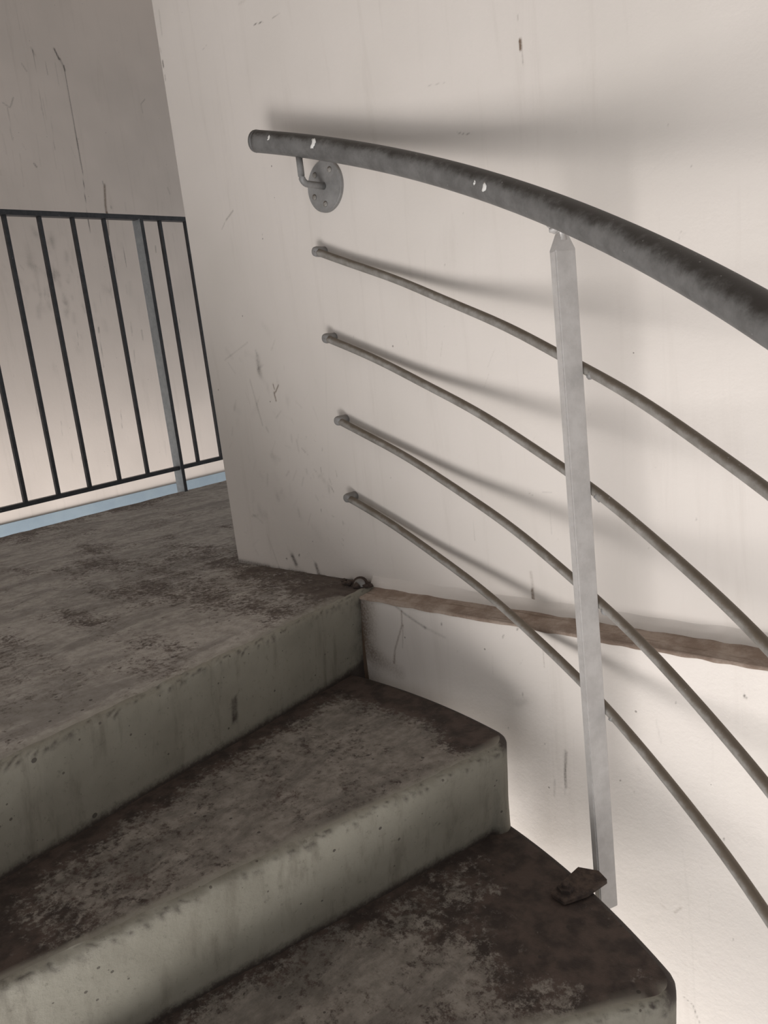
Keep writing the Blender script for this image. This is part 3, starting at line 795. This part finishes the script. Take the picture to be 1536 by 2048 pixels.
# ------------------------------------------------------------------ setting
def g_back(a, z):
    f = fbm(a, z, 9, 21); ga = .06*sstep(.0, .5, 1-np.hypot((a+1.45)/.34, (z-.35)/.55))*sstep(.42, .62, f)
    ga = ga+.35*np.exp(-z/.012)*sstep(.35, .65, fbm(a, z, 25, 8))*(a < -1.15)+.25*np.exp(-(a+1.668)/.006)*sstep(.4, .6, fbm(a, z, 12, 3))  # broken dirt at foot and left edge; foot band also paints contact shade
    return ga, .25*np.exp(-np.abs(z)/.02)*fbm(a, z, 12, 5)
wall_right = struct(panel('wall_right', M_WALL, (0, 0, 0), (1, 0, 0), (0, -1, 0), (-1.668, -.28), (0, 1.44), .003, ((-1.668, 2.2), (0, 2.7)), .22, MARKS_BACK, g_back))
def g_low(a, z):
    f = fbm(a, z, 10, 33)
    return .05*sstep(.5, .7, f), .5*np.exp(-(a+1.145)/.035)*sstep(.2, .7, fbm(a, z, 14, 9)+.1)*(z > -.3)+.2*np.exp(z/.02)*f
trim = struct(panel('trim_1', M_WALL, (0, -.06, 0), (1, 0, 0), (0, -1, 0), (-1.15, -.25), (-.8, -.013), .003, ((-1.7, 2.2), (-3.3, -.013)), .3, MARKS_LOWER, g_low))
# dirty sloping ledge on top of the lower wall, with a pale plaster fillet against the wall above
xs = np.arange(-1.16, 2.2, .008); nx = len(xs); e = smooth_noise(nx, 5, .0022); e2 = smooth_noise(nx, 3, .0016)
vl, fl = [], []
for i, x in enumerate(xs):
    vl += [(x, -.0626+e[i]*.5, -.0175+e2[i]), (x, -.0616+e[i]*.5, -.0112), (x, -.03+e2[i], -.0082), (x, -.013+e2[i], -.004+e2[i]*.5)]
    if i: fl += [[(i-1)*4+k, i*4+k, i*4+k+1, (i-1)*4+k+1] for k in range(3)]
mesh('ledge', vl, fl, M_LEDGE, trim, True)
vl, fl = [], []
for i, x in enumerate(xs):
    vl += [(x, -.0135+e2[i], -.005+e2[i]*.5), (x, -.008+e[i]*.4, .0065), (x, -.0012, .012+e[i]), (x, .004, .03)]
    if i: fl += [[(i-1)*4+k, i*4+k, i*4+k+1, (i-1)*4+k+1] for k in range(3)]
mesh('plaster_fillet', vl, fl, M_WALL, trim, True)

EA, ED, EN = np.array([-3.0689, -.1167]), np.array([-.16467, .98635]), np.array([.98635, .16467])   # landing edge: origin, along, towards the room
FO = EA-EN*.6
def g_far(a, z): return .10*sstep(.5, .72, fbm(a, z, 5, 14))*sstep(2.2, 1., z), .05*fbm(a, z, 6, 2)
wall_left = struct(panel('wall_left', M_FAR, (FO[0], FO[1], 0), (ED[0], ED[1], 0), (EN[0], EN[1], 0), (.2, 1.95), (-.1, 2.45), .006, ((-2.6, 3.2), (-3.3, 2.7)), .2, MARKS_FAR, g_far))
def slab_box(name, mat, o, s0, s1, z0, z1, off0, off1, parent=None):
    bm = bmesh.new(); c = (np.array(o)+ED*(s0+s1)/2+EN*(off0+off1)/2)
    add_box(bm, (c[0], c[1], (z0+z1)/2), s1-s0, off1-off0, z1-z0, (Vector((*ED, 0)), Vector((*EN, 0)), Vector((0, 0, 1))))
    return bmobj(name, bm, mat, parent)
struct(slab_box('baseboard_left', M_BLUE, FO, -2.6, 3.2, -.55, -.04, -.01, .008))
bm = bmesh.new(); add_box(bm, (-1.1, -.9, 2.79), 7.6, 7.2, .2); struct(bmobj('ceiling', bm, M_CEIL))

# ------------------------------------------------------------------ stairs
CX, CY, RO, RI, RISE = -1.125, -1.537, 1.4434, .30, .178
def pol(th, R, z=0.): t = math.radians(th); return np.array([CX+R*math.sin(t), CY+R*math.cos(t), z])
def line_ang(p, q, R):
    """bearing (deg) where the line p-q, running outwards, meets the circle of radius R round the stair's centre"""
    p, q = np.array(p)-(CX, CY), np.array(q)-(CX, CY); d = p-q; a = d@d; b = 2*q@d; c = q@q-R*R
    disc = b*b-4*a*c; t = (-b+math.sqrt(max(disc, 0)))/(2*a); s = q+d*t; return math.degrees(math.atan2(s[0], s[1]))
# nosing lines measured outer point first; below the third step they are regular winders
NOSE = [((-1.1448, -.0668), (-1.0635, -.8382)), ((-.710, -.218), (-.8832, -.9359)), ((-.331, -.308), (-.4682, -.4873))]
for k in range(3, 9):
    th = 32.5+15.5*(k-2); NOSE.append((tuple(pol(th, RO)[:2]), tuple(pol(th, .5)[:2])))
FOOT = [((-1.1472, -.0839), (-1.0980, -.8615)), ((-.7352, -.1391), (-.9187, -.8065))]
for k in range(2, 9): FOOT.append((tuple(pol(32.5+15.5*(k-2)-1.6, RO)[:2]), tuple(pol(32.5+15.5*(k-2)-2.2, .5)[:2])))

def ring_normals(p):
    d = np.gradient(p[:, :2], axis=0); nrm = np.stack([d[:, 1], -d[:, 0]], 1); return nrm/np.linalg.norm(nrm, axis=1)[:, None]

stairs = empty('staircase', (CX, CY, -1.6), 'curved concrete staircase with dirt-darkened treads and pale painted risers', 'staircase')
def build_step(k, z, worn_fn):
    NU, NV = (170, 44) if k <= 2 else (40, 12)
    rc = .034; b = .011
    us = np.linspace(0, 1, NU); vs = np.linspace(0, 1, NV)
    G = np.zeros((NV, NU, 2)); EN_ = np.zeros((NV, NU)); VV = np.zeros((NV, NU))
    for i, u in enumerate(us):
        R = RI+(RO-b-RI)*u
        a0 = line_ang(*FOOT[k-1], R)-math.degrees(.035/R); a1 = line_ang(*NOSE[k], R)-math.degrees(b/R)
        for j, v in enumerate(vs): G[j, i] = pol(a0+(a1-a0)*v, R)[:2]; EN_[j, i] = (1-v)*math.radians(a1-a0)*R
    OUT = np.broadcast_to((1-us)*(RO-b-RI), (NV, NU))
    # round the outer front corner in plan
    r2 = rc
    for j in range(NV):
        for i in range(NU):
            e, n = OUT[j, i], EN_[j, i]
            if e < r2 and n < r2:
                q = np.array([r2-e, r2-n]); l = np.linalg.norm(q)
                if l > 1e-9:
                    s = max(q)/l; dq = q*(s-1); t = math.atan2(G[j, i, 0]-CX, G[j, i, 1]-CY)
                    G[j, i] += np.array([math.sin(t), math.cos(t)])*dq[0]+np.array([math.cos(t), -math.sin(t)])*dq[1]
    # perimeter: up the outer edge to the front corner, then along the nosing to the inner end
    per = [(j, NU-1) for j in range(NV)]+[(NV-1, i) for i in range(NU-2, -1, -1)]
    p = np.array([G[j, i] for j, i in per]); m = len(p); nr = -ring_normals(p)
    if (nr[NV//2] @ (p[NV//2]-(CX, CY))) < 0: nr = -nr
    front = np.clip((np.arange(m)-(NV-4))/8., 0, 1)
    chip = np.abs(smooth_noise(m, 3, .004))*front+smooth_noise(m, 9, .0025)*front
    chip += np.where(nrs.uniform(0, 1, m) > .93, nrs.uniform(0, .006, m), 0)*front
    zz = fbm(G[..., 0], G[..., 1], 40, 60+k)-.5
    Z = z+zz*.0035
    # tread (top surface)
    tv = np.concatenate([G, Z[..., None]], -1).reshape(-1, 3); idx = np.arange(NV*NU).reshape(NV, NU)
    for q, (j, i) in enumerate(per): tv[idx[j, i], 2] -= chip[q]*.35
    tf = np.stack([idx[:-1, :-1], idx[:-1, 1:], idx[1:, 1:], idx[1:, :-1]], -1).reshape(-1, 4)[:, ::-1]
    worn, pale = worn_fn(G, OUT, EN_, us)
    # body: bevel, riser, side, soffit
    rows, gr = [], []
    for t in np.linspace(0, 90, 5):
        o = b*math.sin(math.radians(t)); dz = -b*(1-math.cos(math.radians(t)))
        c = np.clip(chip, 0, 1)*(.5+.5*math.sin(math.radians(t*2))) if t else chip*0
        rows.append(np.column_stack([p+nr*(o-c)[:, None], np.full(m, z)+dz-chip*.35])); gr.append((.10+.16*(t > 40)+.3*sstep(.6, .95, nrs.uniform(0, 1, m)))*front+1.3*(1-front))
        if t == 0: rows[0][:, 2] = [tv[idx[j, i], 2] for j, i in per]
    und = front*.036; H = RISE-b
    for h in np.linspace(.012, H+.02, 14):
        f = min(h/H, 1); w = fbm(np.arange(m)*.012, np.full(m, h), 9, 70+k)-.5
        rows.append(np.column_stack([p+nr*(b-und*f+w*.004)[:, None], np.full(m, z-b-h)]))
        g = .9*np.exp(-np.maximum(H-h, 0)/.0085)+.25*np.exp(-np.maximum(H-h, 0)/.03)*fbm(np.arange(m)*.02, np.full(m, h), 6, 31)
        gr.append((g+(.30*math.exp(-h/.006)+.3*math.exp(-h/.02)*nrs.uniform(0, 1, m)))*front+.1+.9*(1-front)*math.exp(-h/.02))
    rows.append(np.column_stack([p+nr*(b-und)[:, None], np.full(m, z-RISE-.012)])); gr.append(np.full(m, .2))
    rv = np.concatenate(rows); nr_ = len(rows); id2 = np.arange(nr_*m).reshape(nr_, m)
    rf = np.stack([id2[:-1, :-1], id2[:-1, 1:], id2[1:, 1:], id2[1:, :-1]], -1).reshape(-1, 4)[:, ::-1].tolist()
    nb = len(rv); back = np.array([[*G[0, 0], z-RISE-.012], [*G[0, 0], z], [*G[0, -1], z]])
    rv = np.concatenate([rv, back])
    rf.append([id2[-1, q] for q in range(m)]+[nb]); rf.append([nb, nb+1, nb+2, id2[-1, 0]])
    grime = np.concatenate([np.concatenate(gr), np.full(3, .2)])
    if k == 2:   # a chipped crack across the outer front corner
        for q in ((-.395, -.345, -.356), (-.386, -.354, -.358), (-.379, -.360, -.364), (-.376, -.356, -.373), (-.370, -.351, -.383)):
            grime += 1.3*np.exp(-(((rv-np.array(q))**2).sum(1)/0.0042**2)); pale = pale*(1-np.exp(-(((G-np.array(q[:2]))**2).sum(-1)/.008**2))); worn = worn-2*np.exp(-(((G-np.array(q[:2]))**2).sum(-1)/.006**2))
    o = mesh('step', rv, rf, M_RISER, stairs, False, {'grime': grime})
    for q in o.data.polygons: q.use_smooth = len(q.vertices) == 4
    mesh('tread', tv, tf, M_TREAD, o, True, {'worn': worn.ravel(), 'pale': pale.ravel()})
    return o
def worn_step(k):
    def f(G, OUT, NOSE_D, us):
        back = NOSE_D.max(0)[None, :]-NOSE_D; x, y = G[..., 0], G[..., 1]
        n = fbm(x, y, 7, 40+k)-.5
        w = .9*sstep(.02, .13, back)*sstep(.02, .14, OUT+n*.12)
        if k == 1:
            w = w*(1-.85*sstep(.75, .93, OUT+n*.2)); Rr = np.hypot(x-CX, y-CY); w = w*(.15+.85*sstep(.60, .86, Rr+n*.15))
            w = w*(1-.8*np.exp(-(((x+.80)**2+(y+.165)**2)/.035**2)))
        if k == 2: w *= sstep(.10, .24, OUT+n*.15); 
        pale = .8*sstep(.016, .002, NOSE_D+n*.02)
        return w+n*.25-.06, np.clip(pale, 0, 1)
    return f
for k in range(1, 9): build_step(k, -RISE*k, worn_step(k))

# landing slab (the floor at the head of the stairs), its front edge is the first riser
def build_landing():
    b = .011
    ys = np.concatenate([np.arange(-2.2, -1.0, .04), np.arange(-1.0, .12, .008), np.arange(.15, 1.9, .05)]); ny = len(ys); nx = 110
    def nose_x(y): return -1.1448+(np.minimum(y, -.06)+.0668)*(-1.0635+1.1448)/(-.8382+.0668)-b
    def rail_x(y): return EA[0]+(y-EA[1])*ED[0]/ED[1]
    t = np.linspace(0, 1, nx)**1.15
    X = nose_x(ys)[:, None]*(1-t)+rail_x(ys)[:, None]*t; Y = np.broadcast_to(ys[:, None], X.shape)
    front = sstep(-.055, -.07, ys)
    chip = (np.abs(smooth_noise(ny, 3, .0045))+smooth_noise(ny, 8, .0025)+np.where(nrs.uniform(0, 1, ny) > .92, nrs.uniform(0, .008, ny), 0))*front
    Z = (fbm(X, Y, 30, 91)-.5)*.004; Z[:, 0] -= chip*.35
    idx = np.arange(ny*nx).reshape(ny, nx)
    tf = np.stack([idx[:-1, :-1], idx[:-1, 1:], idx[1:, 1:], idx[1:, :-1]], -1).reshape(-1, 4)
    n = fbm(X, Y, 3.2, 17)-.5; n2 = fbm(X*.6, Y*1.8, 7, 19)-.5
    w = 1.0+n*.7+n2*.9
    dw = np.where(X > -1.75, -Y, 1.)
    w -= .75*np.exp(-(np.clip(dw, 0, 2)/.17)**1.4)*sstep(-2.2, -1.5, X)
    w -= .35*np.exp(-(((X+2.2)/.5)**2+((Y+.05)/.16)**2)); w -= .5*np.exp(-(((rail_x(Y)-X)/.15)**2))
    pale = .55*sstep(.02, .002, (nose_x(Y)-X)+n*.03)*(Y < -.1)
    prow, gr = [], []; p = np.column_stack([nose_x(ys), ys]); nrm = np.array([.9945, .1048])
    for a in np.linspace(0, 90, 5):
        o = b*math.sin(math.radians(a)); c = chip*(.5+.5*math.sin(math.radians(2*a))) if a else chip*0
        prow.append(np.column_stack([p+np.outer(o-c, nrm), Z[:, 0]-b*(1-math.cos(math.radians(a)))])); gr.append(.1+.16*(a > 40)+.3*sstep(.6, .95, nrs.uniform(0, 1, ny)))
    H = RISE-b; und = sstep(0, .85, -ys)*.016+.016
    ang = .55*np.exp(-np.clip(-ys-.06, 0, 3)/.05)
    for h in np.linspace(.012, H+.02, 14):
        f = min(h/H, 1); wv = fbm(ys*1.5, np.full(ny, h), 9, 71)-.5
        prow.append(np.column_stack([p+np.outer(b-und*f+wv*.004, nrm), np.full(ny, -b-h)]))
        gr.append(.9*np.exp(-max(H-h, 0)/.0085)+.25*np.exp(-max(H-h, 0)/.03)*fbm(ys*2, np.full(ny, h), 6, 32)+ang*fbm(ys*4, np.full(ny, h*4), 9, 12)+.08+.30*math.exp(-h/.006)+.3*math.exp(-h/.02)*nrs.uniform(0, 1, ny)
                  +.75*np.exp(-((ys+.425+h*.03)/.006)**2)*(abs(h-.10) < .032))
    prow.append(np.column_stack([p+np.outer(b-und, nrm), np.full(ny, -.30)])); gr.append(np.full(ny, .2))
    rv = np.concatenate(prow); k = len(prow); i2 = np.arange(k*ny).reshape(k, ny)
    rf = np.stack([i2[:-1, :-1], i2[:-1, 1:], i2[1:, 1:], i2[1:, :-1]], -1).reshape(-1, 4)[:, ::-1]
    # underside and far edge close the slab
    tv = np.concatenate([np.stack([X, Y, Z], -1).reshape(-1, 3), np.column_stack([X[:, 0]-.02, ys, np.full(ny, -.295)]), np.column_stack([X[:, -1], ys, np.full(ny, -.295)])])
    q0 = ny*nx; L = [[q0+j, q0+j+1, q0+ny+j+1, q0+ny+j] for j in range(ny-1)]+[[q0+ny+j, q0+ny+j+1, idx[j+1, -1], idx[j, -1]] for j in range(ny-1)]
    fl = struct(mesh('floor', tv, np.concatenate([tf, L]), M_FLOOR, None, True, {'worn': np.concatenate([w.ravel(), np.full(2*ny, .8)]), 'pale': np.concatenate([np.clip(pale, 0, 1).ravel(), np.zeros(2*ny)])}))
    mesh('riser', rv, rf, M_RISER, fl, True, {'grime': np.concatenate(gr)})
    return fl
floor = build_landing()

# ------------------------------------------------------------------ stair railing
rail = empty('stair_railing', (*pol(23.5, 1.48)[:2], -.405), 'grey steel stair railing with round handrail, post and four curved rods below', 'railing')
RH, RR, PT = 1.472, 1.517, 22.85
HZ = np.array([(-6.2, .951), (1.7, .880), (9.5, .802), (17.0, .720), (24, .637), (30, .562), (34, .512), (38, .463), (52, .292)])
def hz(t):
    c = np.polyfit(HZ[:, 0], HZ[:, 1], 3); return float(np.polyval(c, t)) if t < 38 else float(np.polyval(c, 38)-(t-38)*.0122)
bm = bmesh.new(); ts = np.linspace(-5.55, 51, 120)
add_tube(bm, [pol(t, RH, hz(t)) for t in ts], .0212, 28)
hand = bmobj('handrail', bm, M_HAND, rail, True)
bm = bmesh.new()
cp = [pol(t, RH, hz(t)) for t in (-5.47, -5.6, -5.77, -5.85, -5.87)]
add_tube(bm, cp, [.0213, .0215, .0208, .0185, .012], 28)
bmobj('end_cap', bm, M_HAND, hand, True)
for t, up, ax, sz in ((-3.5, .35, 0, .0042), (1.3, .30, 0, .0074), (18.4, .12, 0, .0056), (17.5, .2, 1, .003)):   # white paint flecks on the side that faces the stairs
    th = math.radians(t); c = Vector(pol(t, RH, hz(t))); inn = Vector((-math.sin(th), -math.cos(th), 0))
    n = (inn*math.cos(up)+Vector((0, 0, 1))*math.sin(up)).normalized()
    bm = bmesh.new(); add_blob(bm, (0, 0, 0), sz, (1.0, .12, 1.25), .35, 2)
    x, y, d = frame_mat(n); Mx = Matrix((x, n, y)).transposed().to_4x4(); Mx.translation = c+n*.0209
    bmesh.ops.transform(bm, matrix=Mx, verts=bm.verts); o = bmobj('paint_fleck', bm, M_CHIP, hand, True)
ROD0 = [(.6895, -.01131, -2.0), (.5140, -.01136, -2.1), (.3416, -.01142, -1.9), (.1718, -.01155, -1.95)]
stub0 = None
for z0, sl, t0 in ROD0:
    bm = bmesh.new(); wob = rnd.uniform(0, 6)
    pts = [pol(t, RR, z0+sl*t+.0008*math.sin(t*.6+wob)) for t in np.linspace(t0-.35, 51, 90)]
    add_tube(bm, pts, .0077, 12)
    rod = bmobj('rod', bm, M_ROD, rail, True)
    s = Vector(pts[0]); bm = bmesh.new()
    add_tube(bm, [s+Vector((0, -.0075, 0)), s+Vector((0, -.006, 0)), s+Vector((0, -.001, 0)), Vector((s.x, -.004, s.z)), Vector((s.x, .002, s.z))], [.0055, .0092, .0106, .0106, .0112], 14)
    bmobj('wall_stub', bm, M_PLATE, rod, True)
    bm = bmesh.new(); add_blob(bm, pol(PT+.6, RR-.003, z0+sl*(PT+.6)-.002), .0055, (1.1, .9, 1.2), .3); add_blob(bm, pol(PT-.6, RR-.003, z0+sl*(PT-.6)), .005, (1, .9, 1.2), .3)
    bmobj('weld_bead', bm, M_PLATE, rod, True)
# post: square tube with a pointed top
th = math.radians(PT); TAN = Vector((math.cos(th), -math.sin(th), 0)); RAD = Vector((math.sin(th), math.cos(th), 0))
pc = Vector(pol(PT, 1.492, 0)); ht, hr = .0072, .0172
lv = []
for z, s in ((-.430, 1), (.592, 1), (.617, .42)):
    lv.append([pc+TAN*(a*ht*s)+RAD*(c*hr*s)+Vector((0, 0, z)) for a, c in ((-1, -1), (1, -1), (1, 1), (-1, 1))])
bm = bmesh.new(); vv = [[bm.verts.new(q) for q in r] for r in lv]
for a, b_ in zip(vv, vv[1:]):
    for q in range(4): bm.faces.new((a[q], a[(q+1) % 4], b_[(q+1) % 4], b_[q]))
bm.faces.new(vv[0][::-1]); bm.faces.new(vv[-1])
bmesh.ops.bevel(bm, geom=[e for e in bm.edges if abs(e.verts[0].co.z-e.verts[1].co.z) > .5], offset=.0018, segments=2, affect='EDGES')
post = bmobj('post', bm, M_POST, rail)
bm = bmesh.new(); add_tube(bm, [pc+Vector((0, 0, .607)), pc+Vector((0, 0, .619)), pc-RAD*.006+Vector((0, 0, .624)), pc-RAD*.014+Vector((0, 0, .632))], [.007, .0066, .0075, .0095], 14)
add_blob(bm, pc-RAD*.014+TAN*.003+Vector((0, 0, .621)), .0062, (1, 1, .8), .25)
bmobj('weld_neck', bm, M_POST, post, True)
# foot plate lying on the third tread
bm = bmesh.new()
fo = [(-.5766, -.2748), (-.5705, -.2000), (-.5400, -.1890), (-.5200, -.2000), (-.5300, -.2450), (-.5497, -.2799)]
z0, z1 = -.3539, -.3445
lo = [bm.verts.new((x, y, z0)) for x, y in fo]; hi = [bm.verts.new((x, y, z1+rnd.uniform(-.001, .001))) for x, y in fo]
bm.faces.new(hi); bm.faces.new(lo[::-1])
for q in range(6): bm.faces.new((lo[q], lo[(q+1) % 6], hi[(q+1) % 6], hi[q]))
bmesh.ops.bevel(bm, geom=bm.edges[:], offset=.0015, segments=1, affect='EDGES')
fp = bmobj('foot_plate', bm, M_GRIME, rail)
bm = bmesh.new(); c = Vector((-.5600, -.2570, -.3455))
add_tube(bm, [c, c+Vector((0, 0, .006)), c+Vector((0, 0, .0065))], [.0125, .0125, .011], 6); add_tube(bm, [c+Vector((0, 0, .005)), c+Vector((0, 0, .012)), c+Vector((0, 0, .0135))], [.0062, .0062, .004], 12)
bmobj('anchor_nut', bm, M_GRIME, fp)
# wall bracket
BX, BZ, BY = -1.157, .838, -.065
bm = bmesh.new()
add_tube(bm, [(BX, -.0075, BZ), (BX, -.0062, BZ), (BX, -.001, BZ), (BX, .003, BZ)], [.0485, .0495, .0498, .0498], 48)
plate = bmobj('wall_plate', bm, M_PLATE, rail)
for a in (50, 130, 268, 205):
    c = Vector((BX+.034*math.cos(math.radians(a)), -.0072, BZ+.034*math.sin(math.radians(a))))
    bm = bmesh.new(); add_tube(bm, [c, c+Vector((0, -.0022, 0)), c+Vector((0, -.003, 0)), c+Vector((0, -.0022, 0)), c+Vector((0, -.001, 0))], [.0058, .0054, .0042, .0022, .001], 12)
    bmobj('screw', bm, M_ROD, plate, True)
bm = bmesh.new(); tz = hz(-1.2)-.019
arc = [(BX, BY+.014-.014*math.cos(math.radians(q)), BZ+.014-.014*math.sin(math.radians(q))) for q in np.linspace(0, 90, 7)]
add_tube(bm, [(BX, BY, tz), (BX, BY, (tz+BZ)/2)]+arc+[(BX, -.03, BZ), (BX, -.006, BZ)], .0066, 14)
bmobj('bracket_arm', bm, M_PLATE, rail, True)

# ------------------------------------------------------------------ landing railing in the background
lr = empty('landing_railing', (EA[0], EA[1], 0), 'dark steel landing railing with slim upright bars in front of the far wall', 'railing')
def lp(s, z, off=0.): q = EA+ED*s+EN*off; return Vector((q[0], q[1], z))
AX = (Vector((*ED, 0)), Vector((*EN, 0)), Vector((0, 0, 1)))
def ztop(s): return 1.208+.066*s
def zbot(s): return .104+.014*s
def beam(bm, p, q, w, t):
    d = (q-p); L = d.length; d.normalize(); n = AX[1]; u = n.cross(d); add_box(bm, (p+q)/2, L, w, t, (d, n, u))
S0, S1 = -.9, 1.222
bm = bmesh.new(); beam(bm, lp(S0, ztop(S0)), lp(S1, ztop(S1)), .030, .020); bmobj('top_rail', bm, M_BLACK, lr)
bm = bmesh.new(); beam(bm, lp(S0, zbot(S0)), lp(S1+.12, zbot(S1)), .030, .018); bmobj('bottom_rail', bm, M_BLACK, lr)
bars = [1.208, 1.049, .737, .580, .426, .276, .130, -.02, -.17, -.32, -.47]
for s in bars:
    bm = bmesh.new(); beam(bm, lp(s, zbot(s)+.006), lp(s, ztop(s)-.006), .014, .015); bmobj('bar', bm, M_BLACK, lr)
bm = bmesh.new(); beam(bm, lp(.925, -.02, -.004), lp(.925, ztop(.925)-.008, -.004), .052, .016); p1 = bmobj('flat_post', bm, M_GALV, lr); p1['label'] = 'light galvanised flat post'
bm = bmesh.new(); beam(bm, lp(.925, -.02, .0235), lp(.925, ztop(.925)-.008, .0235), .003, .017); bmobj('post_shade_strip', bm, M_BLACK, p1)  # dark strip standing in for shade on the post's room-facing edge

# ------------------------------------------------------------------ cut-off pipe stub in its hole by the corner
st = empty('pipe_stub', (-1.176, -.028, -.01), 'short cut-off metal stub in a grimy hole where landing meets the wall ledge', 'pipe')
bm = bmesh.new(); c = Vector((-1.174, -.028, .003)); d = Vector((.60, -.72, .35)).normalized()
add_tube(bm, [c-d*.02, c, c+d*.014, c+d*.017, c+d*.0175], [.0125, .0125, .0125, .0108, .005], 20); bmobj('stub', bm, M_PLATE, st, True)
bm = bmesh.new(); add_tube(bm, [c+d*.002, c+d*.008], [.0185, .0178], 20); bmobj('sleeve', bm, M_GRIME, st, True)
bm = bmesh.new()
for q in range(26):
    a = rnd.uniform(0, 6.28); r = rnd.uniform(.016, .036)
    add_blob(bm, (-1.185+r*1.25*math.cos(a), -.030+.6*r*math.sin(a), -.001+rnd.uniform(-.006, .010)), rnd.uniform(.004, .009), (1.2, 1, .8), .35, 1)
g = bmobj('dirt', bm, M_GRIME, st, True); g['kind'] = 'stuff'; g['label'] = 'black crumbled dirt'
